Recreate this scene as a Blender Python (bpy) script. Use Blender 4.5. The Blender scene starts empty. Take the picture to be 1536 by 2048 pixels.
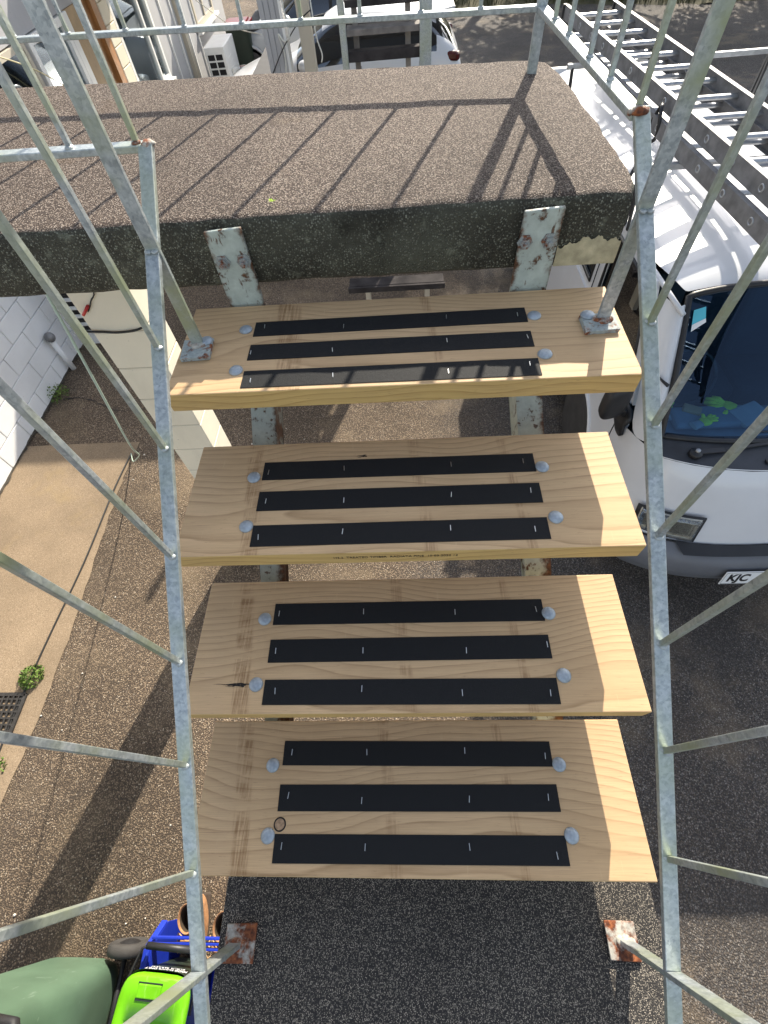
import bpy, bmesh, math, random
from mathutils import Vector, Matrix
random.seed(7)
S = bpy.context.scene
C = S.collection
RAD = math.radians
# ---------------------------------------------------------------- camera, sky, sun, exposure
cam_d = bpy.data.cameras.new('camera'); cam = bpy.data.objects.new('camera', cam_d); C.objects.link(cam)
cam_d.sensor_fit = 'VERTICAL'; cam_d.sensor_height = 36.0; cam_d.lens = 909.0 / 2048 * 36
cam_d.clip_start = 0.02; cam_d.clip_end = 500
def _cd(u, v): return Vector(((u - 768) / 909, -(v - 1024) / 909, -1))
_z = -_cd(835, 1600).normalized(); _y = _cd(775, -410); _y = (_y - _y.dot(_z) * _z).normalized(); _x = _y.cross(_z)
cam.matrix_world = Matrix((_x, _y, _z)).to_4x4()      # eye at the origin, ground 3.15 m below
S.camera = cam
SUN_AZ, SUN_EL = RAD(18), RAD(30)
w = bpy.data.worlds.new("World"); S.world = w; w.use_nodes = True
nt = w.node_tree; bg = nt.nodes['Background']
sky = nt.nodes.new('ShaderNodeTexSky'); sky.sky_type = 'NISHITA'; sky.sun_disc = False
sky.sun_elevation = SUN_EL; sky.sun_rotation = SUN_AZ; sky.air_density = 1.0; sky.dust_density = 1.5; sky.ozone_density = 1.0
hs = nt.nodes.new('ShaderNodeHueSaturation'); hs.inputs['Saturation'].default_value = 0.6     # hazy, milky sky
nt.links.new(sky.outputs[0], hs.inputs['Color']); nt.links.new(hs.outputs[0], bg.inputs[0]); bg.inputs[1].default_value = 0.11
sd = bpy.data.lights.new('sun', 'SUN'); sun = bpy.data.objects.new('sun', sd); C.objects.link(sun)
sd.energy = 3.6; sd.angle = RAD(0.5); sd.color = (1, 0.91, 0.76)
sdir = Vector((math.sin(SUN_AZ) * math.cos(SUN_EL), math.cos(SUN_AZ) * math.cos(SUN_EL), math.sin(SUN_EL)))
sun.rotation_euler = sdir.to_track_quat('Z', 'Y').to_euler(); sun.location = sdir * 30
S.view_settings.view_transform = 'Standard'; S.view_settings.look = 'None'; S.view_settings.gamma = 1
S.view_settings.use_curve_mapping = False; S.view_settings.exposure = 1.45
S.cycles.max_bounces = 8; S.cycles.transparent_max_bounces = 8
G = -3.15                                              # ground level
# ---------------------------------------------------------------- material helpers
class NB:
    def __init__(s, name):
        s.m = bpy.data.materials.new(name); s.m.use_nodes = True; s.t = s.m.node_tree; s.n = s.t.nodes
        s.b = s.n['Principled BSDF']
    def new(s, typ, **kw):
        nd = s.n.new('ShaderNode' + typ)
        for k, v in kw.items():
            if hasattr(nd, k) and not k[0].isupper(): setattr(nd, k, v)
        return nd
    def put(s, sock, v):
        if isinstance(v, bpy.types.NodeSocket): s.t.links.new(v, sock)
        elif isinstance(v, (tuple, list)) and sock.type == 'RGBA' and len(v) == 3: sock.default_value = (*v, 1)
        else: sock.default_value = v
    def world(s): return s.new('NewGeometry').outputs['Position']
    def obj(s): return s.new('TexCoord').outputs['Object']
    def rnd(s): return s.new('ObjectInfo').outputs['Random']
    def mapping(s, v, scale=(1, 1, 1), loc=(0, 0, 0)):
        n = s.new('Mapping'); s.put(n.inputs[0], v); s.put(n.inputs['Scale'], scale); s.put(n.inputs['Location'], loc); return n.outputs[0]
    def noise(s, v, scale, detail=3, rough=.55, dist=0):
        n = s.new('TexNoise'); s.put(n.inputs['Vector'], v); s.put(n.inputs['Scale'], scale)
        s.put(n.inputs['Detail'], detail); s.put(n.inputs['Roughness'], rough); s.put(n.inputs['Distortion'], dist); return n.outputs[0]
    def voro(s, v, scale, feature='F1', rnd=1):
        n = s.new('TexVoronoi'); n.feature = feature; s.put(n.inputs['Vector'], v); s.put(n.inputs['Scale'], scale); s.put(n.inputs['Randomness'], rnd); return n
    def ramp(s, f, pts, interp='LINEAR'):
        n = s.new('ValToRGB'); s.put(n.inputs[0], f); r = n.color_ramp; r.interpolation = interp
        while len(r.elements) < len(pts): r.elements.new(.5)
        for e, (p, c) in zip(r.elements, pts):
            e.position = p; e.color = (*c, 1) if isinstance(c, (tuple, list)) else (c, c, c, 1)
        return n.outputs[0]
    def mix(s, f, a, b, mode='MIX'):
        n = s.new('Mix'); n.data_type = 'RGBA'; n.blend_type = mode
        s.put(n.inputs[0], f); s.put(n.inputs[6], a); s.put(n.inputs[7], b); return n.outputs[2]
    def math(s, op, a, b=0.0, c=0.0, clamp=False):
        n = s.new('Math'); n.operation = op; n.use_clamp = clamp
        s.put(n.inputs[0], a); s.put(n.inputs[1], b); s.put(n.inputs[2], c); return n.outputs[0]
    def sep(s, v): n = s.new('SeparateXYZ'); s.put(n.inputs[0], v); return n.outputs
    def comb(s, x, y, z): n = s.new('CombineXYZ'); s.put(n.inputs[0], x); s.put(n.inputs[1], y); s.put(n.inputs[2], z); return n.outputs[0]
    def bump(s, h, strength=.3, dist=.002):
        n = s.new('Bump'); s.put(n.inputs['Height'], h); s.put(n.inputs['Strength'], strength); s.put(n.inputs['Distance'], dist)
        s.t.links.new(n.outputs[0], s.b.inputs['Normal'])
    def done(s, col=None, rough=.6, metal=0, spec=None, coat=None):
        if col is not None: s.put(s.b.inputs['Base Color'], col)
        s.put(s.b.inputs['Roughness'], rough); s.put(s.b.inputs['Metallic'], metal)
        if spec is not None: s.put(s.b.inputs['Specular IOR Level'], spec)
        if coat is not None: s.put(s.b.inputs['Coat Weight'], coat); s.put(s.b.inputs['Coat Roughness'], .06)
        return s.m

def simple(name, col, rough=.6, metal=0, var=.15, scale=6, spec=None, coat=None, bump=0):
    b = NB(name); v = b.obj(); n = b.noise(v, scale, 5)
    k = b.ramp(n, [(.3, 1 - var), (.7, 1 + var)])
    c = b.mix(1.0, tuple(col), k, 'MULTIPLY')
    fine = b.noise(v, scale * 18, 3)
    if bump: b.bump(fine, bump, .002)
    r = b.math('MULTIPLY_ADD', fine, .2, rough - .1)
    return b.done(c, r, metal, spec, coat)

def aggregate(name, dark, cols, scale, bigvar=None, dens=.5, gap=.35, bstr=.6, stain=None, bdist=.003):
    """exposed chips: each voronoi cell is a chip with its own colour, set in a dark matrix"""
    b = NB(name); v = b.world()
    v2 = b.mix(.012, v, b.new('TexNoise').outputs['Color'])
    vo = b.voro(v, scale); col = vo.outputs['Color']; d = vo.outputs['Distance']
    r = b.sep(col)[0]
    n = len(cols); chip = b.ramp(r, [((i + .0) / n, c) for i, c in enumerate(cols)], 'CONSTANT')
    g = b.sep(col)[1]
    isch = b.math('LESS_THAN', g, dens)
    edge = b.ramp(d, [(gap, 1.0), (gap + .25, 0.0)])
    f = b.math('MULTIPLY', isch, edge)
    fine = b.noise(v, scale * 2.2, 3)
    matrix = b.mix(1.0, tuple(dark), b.ramp(fine, [(.3, .55), (.7, 1.5)]), 'MULTIPLY')
    c = b.mix(f, matrix, chip)
    big = b.noise(v, 1.3, 6, .6)
    c = b.mix(1.0, c, b.ramp(big, [(.3, .78), (.7, 1.22)]), 'MULTIPLY')
    if stain:
        for (sc, lo, hi, scol, amt) in stain:
            st = b.ramp(b.noise(b.mapping(v, (1, 1, 1), (sc * 1.7, 3.1, 0)), sc, 6, .65), [(lo, 0.0), (hi, 1.0)])
            c = b.mix(b.math('MULTIPLY', st, amt), c, tuple(scol))
    h = b.math('ADD', b.math('MULTIPLY', f, .8), b.math('MULTIPLY', fine, .5))
    b.bump(h, bstr, bdist)
    return b.done(c, .85, 0, .25)

# ground: coarse chip seal, warm and dusty near the building, greyer under the van
def ground_mat():
    b = NB('chip_seal'); v = b.world()
    vo = b.voro(v, 125); col = b.sep(vo.outputs['Color'])
    chip = b.ramp(col[0], [(0, (.12, .088, .062)), (.3, (.19, .14, .097)), (.55, (.26, .195, .135)), (.8, (.34, .26, .18)), (.95, (.47, .39, .30))], 'CONSTANT')
    f = b.ramp(vo.outputs['Distance'], [(.38, 1.0), (.62, 0.0)])
    c = b.mix(f, (.075, .058, .044), chip)
    # older dark asphalt on the driveway side
    vo2 = b.voro(v, 120); c2c = b.sep(vo2.outputs['Color'])
    chip2 = b.ramp(c2c[0], [(0, (.055, .054, .056)), (.35, (.11, .107, .106)), (.65, (.19, .18, .17)), (.9, (.31, .29, .265))], 'CONSTANT')
    cc = b.mix(b.ramp(vo2.outputs['Distance'], [(.3, 1.0), (.6, 0.0)]), (.035, .035, .037), chip2)
    p = b.sep(v); nz = b.noise(v, .9, 5)
    side = b.ramp(b.math('ADD', p[0], b.math('MULTIPLY_ADD', nz, 1.6, -.8)), [(0, 0.0), (1, 1.0)])
    side = b.math('MULTIPLY_ADD', side, .72, 0)
    c = b.mix(side, c, cc)
    sand = b.ramp(b.noise(v, 1.7, 7, .62), [(.52, 0.0), (.72, 1.0)])
    c = b.mix(b.math('MULTIPLY', sand, .42), c, (.33, .25, .16))
    dirt = b.ramp(b.noise(b.mapping(v, loc=(4, 9, 0)), 2.3, 6, .6), [(.55, 0.0), (.75, 1.0)])
    c = b.mix(b.math('MULTIPLY', dirt, .5), c, (.09, .07, .055))
    c = b.mix(1.0, c, b.ramp(b.noise(v, .7, 6, .62), [(.3, .68), (.7, 1.26)]), 'MULTIPLY')
    oil = b.ramp(b.noise(b.mapping(v, loc=(1.7, 5.2, 0)), 1.1, 4, .5), [(.60, 0.0), (.66, 1.0)])
    c = b.mix(b.math('MULTIPLY', oil, .35), c, (.05, .045, .042))
    b.bump(f, .8, .006)
    return b.done(c, .88, 0, .25)

def galv_mat(name, green=.35):
    b = NB(name); v = b.obj()
    sp = b.sep(b.voro(b.mapping(v, (1, 1, 1)), 190).outputs['Color'])[0]
    n = b.noise(v, 70, 7, .7); f = b.noise(v, 260, 3)
    c = b.ramp(b.math('MULTIPLY_ADD', sp, .22, b.math('MULTIPLY_ADD', n, .78, -.02)), [(.22, (.22, .25, .27)), (.5, (.40, .44, .455)), (.8, (.60, .63, .63))])
    c = b.mix(b.math('MULTIPLY', b.ramp(b.noise(v, 9, 5), [(.4, 0.0), (.65, 1.0)]), green), c, (.34, .38, .24))
    pit = b.ramp(b.noise(v, 120, 4), [(.66, 0.0), (.74, 1.0)])
    c = b.mix(b.math('MULTIPLY', pit, .5), c, (.16, .17, .17))
    h = b.math('ADD', b.math('MULTIPLY', f, .5), b.noise(v, 60, 4)); b.bump(h, .35, .0012)
    return b.done(c, b.math('MULTIPLY_ADD', n, .3, .32), .55, .5)

def rusty(name, paint, amt=.5, scale=30, rough=.7):
    b = NB(name); v = b.world()
    n = b.noise(v, scale, 7, .68); n2 = b.noise(v, scale * 5, 5)
    rust = b.ramp(n2, [(.3, (.05, .018, .010)), (.5, (.17, .05, .018)), (.65, (.30, .10, .035)), (.8, (.38, .17, .07))])
    f = b.ramp(n, [(amt - .06, 1.0), (amt + .04, 0.0)])
    pc = b.mix(1.0, tuple(paint), b.ramp(n2, [(.3, .75), (.7, 1.15)]), 'MULTIPLY')
    c = b.mix(f, pc, rust)
    b.bump(b.math('MULTIPLY_ADD', f, -.6, n2), .5, .0015)
    return b.done(c, rough, 0, .35)

def wood_mat(name, tint=(1, 1, 1), edge=False):
    b = NB(name); o = b.obj(); rn = b.rnd(); p = b.sep(o)
    # growth rings round a pith that runs along the board, wandering a little
    wob = b.noise(b.comb(b.math('MULTIPLY_ADD', p[0], .75, b.math('MULTIPLY', rn, 37)), p[1], p[2]), 1.6, 2, .5)
    off = b.math('MULTIPLY_ADD', rn, .16, -.10)
    y = b.math('ADD', p[1], b.math('MULTIPLY_ADD', wob, .26, off))
    z = b.math('ADD', p[2], b.math('MULTIPLY_ADD', b.noise(b.mapping(o, (.9, 1, 1), (7, 0, 0)), 1.3, 2), .10, .06))
    r = b.math('SQRT', b.math('ADD', b.math('MULTIPLY', y, y), b.math('MULTIPLY', z, z)))
    r = b.math('ADD', r, b.math('MULTIPLY', b.noise(b.mapping(o, (1.5, 9, 9)), 3, 4), .006))
    ph = b.math('FRACT', b.math('MULTIPLY', r, 78))
    ring = b.ramp(ph, [(0, 0.0), (.5, .16), (.80, .45), (.93, 1.0), (1, .05)])
    ring = b.math('MULTIPLY', ring, b.ramp(b.noise(b.mapping(o, (2, 30, 30)), 2.2, 4), [(.3, .35), (.6, 1.0)]))
    fib = b.noise(b.mapping(o, (2.5, 140, 140)), 5, 4, .6)
    fleck = b.ramp(b.noise(b.mapping(o, (26, 330, 330)), 1.6, 2), [(.66, 0.0), (.74, 1.0)])
    if edge: lo, hi = (.60, .42, .17), (.33, .19, .06)
    else: lo, hi = (.59, .415, .245), (.30, .19, .095)
    c = b.mix(b.math('MULTIPLY', ring, .78), tuple(lo), tuple(hi))
    c = b.mix(1.0, c, b.ramp(fib, [(.3, .88), (.7, 1.12)]), 'MULTIPLY')
    strk = b.ramp(b.noise(b.mapping(o, (3.5, 190, 190), (0, 5, 0)), 1.2, 4, .6), [(.60, 0.0), (.70, 1.0)])
    c = b.mix(b.math('MULTIPLY', strk, .30), c, (.19, .12, .065))
    c = b.mix(b.math('MULTIPLY', fleck, .5), c, (.16, .09, .045))
    pat = b.noise(b.mapping(o, (1, 2, 2), (3, 2, 0)), 3.5, 4)
    c = b.mix(b.math('MULTIPLY', b.ramp(pat, [(.45, 0.0), (.7, 1.0)]), .35), c, (.40, .27, .15))
    if not edge:   # brown handling stains and scuffs running across the board
        for cx_, jit, wdt, amt in ((-.315, .16, .020, .62), (.03, .5, .014, .45), (.22, .3, .010, .5)):
            sx = b.math('SUBTRACT', p[0], b.math('MULTIPLY_ADD', b.math('FRACT', b.math('MULTIPLY', rn, 7.3 + cx_)), jit, cx_ - jit / 2))
            sx = b.math('ADD', sx, b.math('MULTIPLY', p[1], .10))
            bf = b.ramp(b.math('ABSOLUTE', sx), [(wdt * .7, 1.0), (wdt, .0)])
            bn = b.ramp(b.noise(b.mapping(o, (150, 5, 5)), 1.5, 5, .7), [(.40, 0.0), (.56, 1.0)])
            bn2 = b.ramp(b.noise(b.mapping(o, (6, 22, 5), (cx_ * 9, 0, 0)), 1.5, 4, .6), [(.38, 0.0), (.56, 1.0)])
            c = b.mix(b.math('MULTIPLY', b.math('MULTIPLY', b.math('MULTIPLY', bf, bn), bn2), amt), c, (.17, .075, .022))
        scr = b.ramp(b.noise(b.mapping(o, (90, 7, 7), (1, 2, 0)), 1.2, 3), [(.68, 0.0), (.72, 1.0)])
        c = b.mix(b.math('MULTIPLY', scr, .3), c, (.62, .47, .29))
    c = b.mix(1.0, c, b.ramp(b.math('FRACT', b.math('MULTIPLY', rn, 17.3)), [(0, (.90, .89, .86)), (.5, (1.0, .97, .92)), (1, (1.04, 1.05, 1.05))]), 'MULTIPLY')
    c = b.mix(1.0, c, tuple(tint), 'MULTIPLY')
    b.bump(b.math('ADD', b.math('MULTIPLY', ring, .5), fib), .12, .001)
    return b.done(c, .62, 0, .3)

def glass_mat(name, tint=(.30, .45, .52), refl=.18, gcol=(.9, .95, 1), blend=.35):
    b = NB(name); t = b.t
    b.n.remove(b.b); out = b.n['Material Output']
    tr = b.new('BsdfTransparent'); b.put(tr.inputs[0], tuple(tint))
    gl = b.new('BsdfGlossy'); b.put(gl.inputs['Color'], tuple(gcol)); b.put(gl.inputs['Roughness'], .015)
    lw = b.new('LayerWeight'); b.put(lw.inputs[0], blend)
    mx = b.new('MixShader'); f = b.math('MULTIPLY_ADD', lw.outputs['Fresnel'], .8, refl, clamp=True)
    b.put(mx.inputs[0], f); t.links.new(tr.outputs[0], mx.inputs[1]); t.links.new(gl.outputs[0], mx.inputs[2])
    t.links.new(mx.outputs[0], out.inputs[0]); return b.m

M = {}
M['ground'] = ground_mat()
M['slab'] = aggregate('landing_aggregate', (.060, .043, .035), [(.19, .143, .115), (.275, .215, .174), (.34, .27, .22), (.41, .335, .277), (.49, .412, .35)], 290, dens=.85, gap=.36, bstr=1.0, bdist=.006,
                      stain=[(2.2, .60, .78, (.16, .095, .035), .55), (5, .62, .75, (.06, .05, .04), .5)])
M['slab_edge'] = aggregate('weathered_edge', (.048, .045, .034), [(.085, .081, .062), (.13, .127, .098), (.19, .187, .145), (.28, .28, .22)], 230, dens=.8, gap=.3, bstr=.9,
                      stain=[(3.2, .46, .66, (.16, .163, .118), .42), (5.5, .56, .70, (.022, .020, .014), .8), (34, .58, .70, (.27, .28, .21), .45)])
M['base'] = aggregate('landing_mix', (.030, .028, .027), [(.085, .077, .067), (.17, .15, .125), (.27, .24, .195), (.40, .35, .285)], 480, dens=.72, gap=.34, bstr=.5,
                      stain=[(2.0, .6, .8, (.10, .09, .08), .4)])
M['bare'] = simple('bare_sandy_concrete', (.42, .37, .24), .9, 0, .35, 30, bump=.8)
M['path'] = aggregate('sandy_concrete', (.24, .18, .12), [(.17, .127, .085), (.25, .19, .13), (.32, .25, .175)], 160, dens=.5, gap=.35, bstr=.25,
                      stain=[(1.4, .55, .75, (.33, .24, .11), .6), (2.6, .62, .8, (.16, .12, .08), .5)])
M['galv'] = galv_mat('galvanised_steel', .45)
M['galv_algae'] = galv_mat('galvanised_steel_with_algae', .95)
M['galv_old'] = rusty('weathered_galvanised', (.46, .50, .50), .34, 45, .55)
M['rust_plate'] = rusty('rusted_plate', (.42, .40, .35), .535, 22)
M['rust_shoe'] = rusty('flaking_shoe', (.33, .37, .36), .44, 38)
def mint():
    b = NB('pale_green_paint'); v = b.world(); p = b.sep(v)
    n = b.noise(v, 26, 7, .68); n2 = b.noise(v, 120, 5); n3 = b.noise(b.mapping(v, (1, 1, .35)), 55, 5, .6)
    pc = b.mix(1.0, (.41, .46, .42), b.ramp(n, [(.3, .72), (.7, 1.18)]), 'MULTIPLY')
    d = b.math('MINIMUM', b.math('ABSOLUTE', b.math('ADD', p[0], .37)), b.math('ABSOLUTE', b.math('SUBTRACT', p[0], .288)))
    e = b.math('MULTIPLY_ADD', b.math('SUBTRACT', n, .5), .07, d)
    ef = b.ramp(e, [(.033, 0.0), (.044, 1.0)])
    spot = b.ramp(n3, [(.61, 0.0), (.67, 1.0)]); low = b.ramp(n, [(.36, 1.0), (.42, 0.0)])
    f = b.math('MAXIMUM', b.math('MAXIMUM', ef, b.math('MULTIPLY', spot, .9)), low)
    c = b.mix(f, pc, b.ramp(n2, [(.3, (.035, .018, .010)), (.6, (.11, .045, .018)), (.8, (.20, .085, .03))]))
    b.bump(b.math('MULTIPLY_ADD', f, -.5, n2), .5, .0015); return b.done(c, .6, 0, .4)
M['mint'] = mint()
M['nut'] = rusty('rusty_zinc_nut', (.30, .32, .31), .47, 60, .5)
M['weld'] = simple('zinc_weld', (.40, .43, .43), .4, .5, .2, 60, bump=.5)
M['bolt'] = simple('zinc_bolt', (.34, .39, .44), .5, .55, .2, 90, bump=.3)
M['wood'] = wood_mat('treated_pine'); M['wood_edge'] = wood_mat('sawn_pine_edge', edge=True)
def grit():
    b = NB('grit_tape'); v = b.world(); n = b.noise(v, 900, 2)
    c = b.ramp(n, [(.35, (.003, .0035, .0045)), (.6, (.007, .008, .010)), (.78, (.04, .044, .05))]); b.bump(n, .7, .001)
    return b.done(c, .75, 0, .3)
M['grit'] = grit()
M['staple'] = simple('staple_wire', (.6, .62, .63), .3, .9)
M['knot'] = simple('dead_knot', (.34, .22, .13), .7, 0, .5, 120); M['knot_ring'] = simple('bark_ring', (.012, .008, .006), .8)
def wallpaint(name, col, dirt=.3):
    b = NB(name); v = b.world(); n = b.noise(v, 2.2, 6, .6)
    c = b.mix(1.0, tuple(col), b.ramp(n, [(.3, .92), (.7, 1.05)]), 'MULTIPLY')
    d = b.ramp(b.noise(b.mapping(v, (1, 1, .4)), 5, 6, .65), [(.58, 0.0), (.8, 1.0)])
    c = b.mix(b.math('MULTIPLY', d, dirt), c, (.35, .30, .22))
    spk = b.ramp(b.noise(v, 55, 2), [(.72, 0.0), (.78, 1.0)]); c = b.mix(b.math('MULTIPLY', spk, .45), c, (.25, .21, .16))
    b.bump(b.noise(v, 140, 4), .25, .002); return b.done(c, .65, 0, .35)
M['white_block'] = wallpaint('white_block_paint', (.82, .82, .82), .10)
M['cream_block'] = wallpaint('cream_block_paint', (.80, .74, .60), .15)
M['mortar'] = simple('painted_joint', (.70, .69, .66), .8, 0, .1, 20)
M['cream_mortar'] = simple('cream_joint', (.50, .45, .35), .8, 0, .1, 20)
M['cream'] = wallpaint('cream_paint', (.52, .47, .38), .25)
M['grey_board'] = wallpaint('pale_grey_paint', (.42, .42, .43), .25)
M['white_gloss'] = simple('white_gloss_trim', (.78, .78, .76), .35, 0, .05, 8)
M['door_wood'] = simple('varnished_door', (.33, .15, .05), .4, 0, .3, 5); M['door_light'] = simple('plywood_door', (.36, .24, .12), .5, 0, .2, 5)
M['dark'] = simple('dark_gap', (.012, .012, .014), .7); M['room'] = simple('dim_room', (.05, .05, .055), .8)
def curtain():
    b = NB('net_curtain'); v = b.world(); wv = b.noise(b.mapping(v, (1, 30, .8)), 1.5, 4)
    return b.done(b.ramp(wv, [(.3, (.5, .5, .5)), (.7, (.85, .85, .84))]), .9)
M['curtain'] = curtain()
def dcurtain():
    b = NB('dark_curtain'); v = b.world(); wv = b.noise(b.mapping(v, (1, 40, .8)), 1.5, 4)
    return b.done(b.ramp(wv, [(.4, (.02, .02, .02)), (.72, (.30, .30, .28))]), .9)
M['dcurtain'] = dcurtain()
M['pane'] = glass_mat('window_glass', (.75, .82, .82), .12)
M['windscreen'] = glass_mat('windscreen_glass', (.34, .55, .72), .03, (.45, .66, 1.0), .24)  # blue of the sky reflection is put into the glass colours
M['car_glass'] = glass_mat('car_glass', (.07, .10, .14), .10)
def paint(name, col):
    b = NB(name); v = b.world(); n = b.noise(v, 3, 6)
    c = b.mix(1.0, tuple(col), b.ramp(n, [(.3, .94), (.7, 1.03)]), 'MULTIPLY')
    sp = b.ramp(b.noise(v, 130, 2), [(.74, 0.0), (.78, 1.0)]); c = b.mix(b.math('MULTIPLY', sp, .35), c, (.4, .36, .3))
    return b.done(c, .35, 0, .45, .6)
M['van'] = paint('white_van_paint', (.66, .67, .69)); M['car'] = paint('white_car_paint', (.64, .65, .67)); M['silver'] = paint('silver_car_paint', (.45, .47, .49))
M['bumper'] = simple('grey_bumper_plastic', (.125, .13, .145), .5, 0, .1, 4, bump=.1)
M['black_plastic'] = simple('black_plastic', (.018, .018, .02), .5, 0, .2, 10, bump=.15)
M['cowl'] = simple('faded_cowl_plastic', (.032, .036, .045), .6, 0, .35, 6, bump=.2)
M['rubber'] = simple('tyre_rubber', (.045, .042, .04), .8, 0, .25, 10, bump=.3)
M['chrome'] = simple('reflector', (.75, .72, .66), .15, .9); M['reflector'] = simple('lamp_reflector', (.52, .50, .44), .4, .2, .35, 60)
M['lens'] = glass_mat('lamp_lens', (.97, .96, .93), .05)
M['alloy'] = simple('wheel_alloy', (.42, .42, .43), .35, .7)
M['red'] = simple('red_plastic', (.50, .018, .02), .4); M['tail'] = simple('tail_lamp', (.07, .005, .006), .2)
M['alu'] = simple('aluminium', (.40, .41, .42), .42, .6, .2, 30, bump=.2); M['alu_dull'] = simple('dull_aluminium', (.23, .23, .235), .6, .4, .3, 14, bump=.25)
M['plank'] = simple('grey_weathered_timber', (.20, .18, .165), .85, 0, .35, 9, bump=.5); M['plank_dark'] = simple('dark_stained_timber', (.045, .04, .04), .9, 0, .4, 9, spec=.15, bump=.5)
M['hi_vis'] = simple('hi_vis_cloth', (.50, .72, .05), .8, 0, .2, 20); M['cloth'] = simple('grey_cloth', (.30, .34, .36), .9)
M['dash'] = simple('dash_plastic', (.17, .21, .25), .7, 0, .2, 5); M['seat'] = simple('seat_fabric', (.035, .04, .05), .9)
def scuffed(name, col, light, rough=.5):
    b = NB(name); v = b.obj(); n = b.noise(v, 5, 6, .6)
    c = b.mix(1.0, tuple(col), b.ramp(n, [(.3, .85), (.7, 1.12)]), 'MULTIPLY')
    for sc, th, amt in (((40, 6, 9), .67, .55), ((7, 30, 45), .69, .5), ((60, 60, 60), .72, .35)):
        k = b.ramp(b.noise(b.mapping(v, sc, (sc[0], 1, 2)), 1, 3), [(th, 0.0), (th + .04, 1.0)]); c = b.mix(b.math('MULTIPLY', k, amt), c, tuple(light))
    b.bump(b.noise(v, 180, 3), .15, .001); return b.done(c, b.math('MULTIPLY_ADD', n, .25, rough - .12), 0, .4)
M['bin'] = scuffed('faded_green_plastic', (.10, .165, .11), (.20, .27, .21)); M['bin_plain'] = simple('faded_green_plastic', (.115, .185, .125), .5, 0, .14, 7, bump=.1); M['caddy'] = simple('dark_green_plastic', (.022, .034, .024), .45, 0, .15, 7)
M['lime'] = scuffed('lime_plastic', (.145, .46, .006), (.26, .55, .08), .42); M['cyan'] = simple('cyan_sticker', (.09, .50, .62), .5, 0, .03)
M['blue'] = scuffed('blue_crate_plastic', (.012, .035, .40), (.05, .10, .46), .45); M['boot'] = simple('tan_suede', (.36, .185, .085), .85, 0, .3, 40, bump=.5)
M['boot_in'] = simple('boot_lining', (.05, .035, .02), .9); M['lace'] = simple('tan_lace', (.52, .33, .16), .8); M['sole'] = simple('boot_sole', (.05, .035, .025), .8)
M['white_print'] = simple('white_print', (.8, .8, .8), .5, 0, .02); M['black_print'] = simple('black_print', (.01, .01, .012), .5)
M['plate'] = simple('number_plate', (.78, .78, .77), .4, 0, .03); M['cable_white'] = simple('white_cable', (.66, .66, .60), .5); M['cable_black'] = simple('black_cable', (.02, .02, .02), .5)
M['cable_green'] = simple('pale_green_cable', (.42, .52, .44), .5); M['cable_yellow'] = simple('yellow_cable', (.62, .54, .30), .5)
M['iron'] = simple('cast_iron', (.045, .042, .04), .7, .3, .3, 30, bump=.4); M['stone'] = simple('pale_pebble', (.62, .58, .52), .8)
def leafmat(name, c1, c2):
    b = NB(name); r = b.rnd(); v = b.world(); n = b.noise(v, 14, 3)
    c = b.ramp(n, [(.3, c1), (.7, c2)]); b.put(b.b.inputs['Subsurface Weight'], 0); return b.done(c, .6, 0, .3)
M['weed'] = leafmat('weed_leaf', (.06, .11, .02), (.17, .26, .05)); M['leaf'] = leafmat('tree_leaf', (.03, .06, .015), (.09, .13, .03))
M['grass'] = leafmat('bank_grass', (.035, .045, .012), (.10, .09, .03)); M['bark'] = simple('bark', (.09, .07, .05), .9, 0, .3, 10, bump=.6)
M['soil'] = simple('dark_soil', (.05, .042, .032), .95, 0, .4, 20, bump=.6)
M['bank'] = simple('bank_soil', (.085, .075, .035), .95, 0, .4, 3, bump=.6)

# ---------------------------------------------------------------- geometry helpers
def bm_new(): return bmesh.new()
def box(bm, c, s, rot=None, mi=0):
    g = bmesh.ops.create_cube(bm, size=1)['verts']
    m = Matrix.Translation(c) @ (rot.to_4x4() if rot else Matrix.Identity(4)) @ Matrix.Diagonal((*s, 1))
    bmesh.ops.transform(bm, matrix=m, verts=g)
    if mi:
        for f in {f for v in g for f in v.link_faces}: f.material_index = mi
    return g
def bar(bm, a, b, w, h, side=None):
    """rectangular bar from a to b; w along 'side', h across both"""
    a, b = Vector(a), Vector(b); d = (b - a); L = d.length; d.normalize()
    sx = Vector(side) if side else Vector((1, 0, 0))
    sx = (sx - sx.dot(d) * d)
    if sx.length < 1e-4: sx = d.orthogonal()
    sx.normalize(); sy = d.cross(sx)
    R = Matrix((sx, sy, d)).transposed()
    return box(bm, (a + b) / 2, (w, h, L), R)
def tube(bm, pts, r, n=8, cap=True):
    pts = [Vector(p) for p in pts]; rings = []
    up = None
    for i, p in enumerate(pts):
        t = (pts[min(i + 1, len(pts) - 1)] - pts[max(i - 1, 0)]).normalized()
        if up is None: up = t.orthogonal().normalized()
        up = (up - up.dot(t) * t).normalized(); s = t.cross(up)
        rr = r[i] if isinstance(r, (list, tuple)) else r
        rings.append([bm.verts.new(p + rr * (math.cos(k * 2 * math.pi / n) * up + math.sin(k * 2 * math.pi / n) * s)) for k in range(n)])
    for a, b in zip(rings, rings[1:]):
        for k in range(n): bm.faces.new((a[k], a[(k + 1) % n], b[(k + 1) % n], b[k])).smooth = True
    if cap: bm.faces.new(rings[0][::-1]); bm.faces.new(rings[-1])
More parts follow.
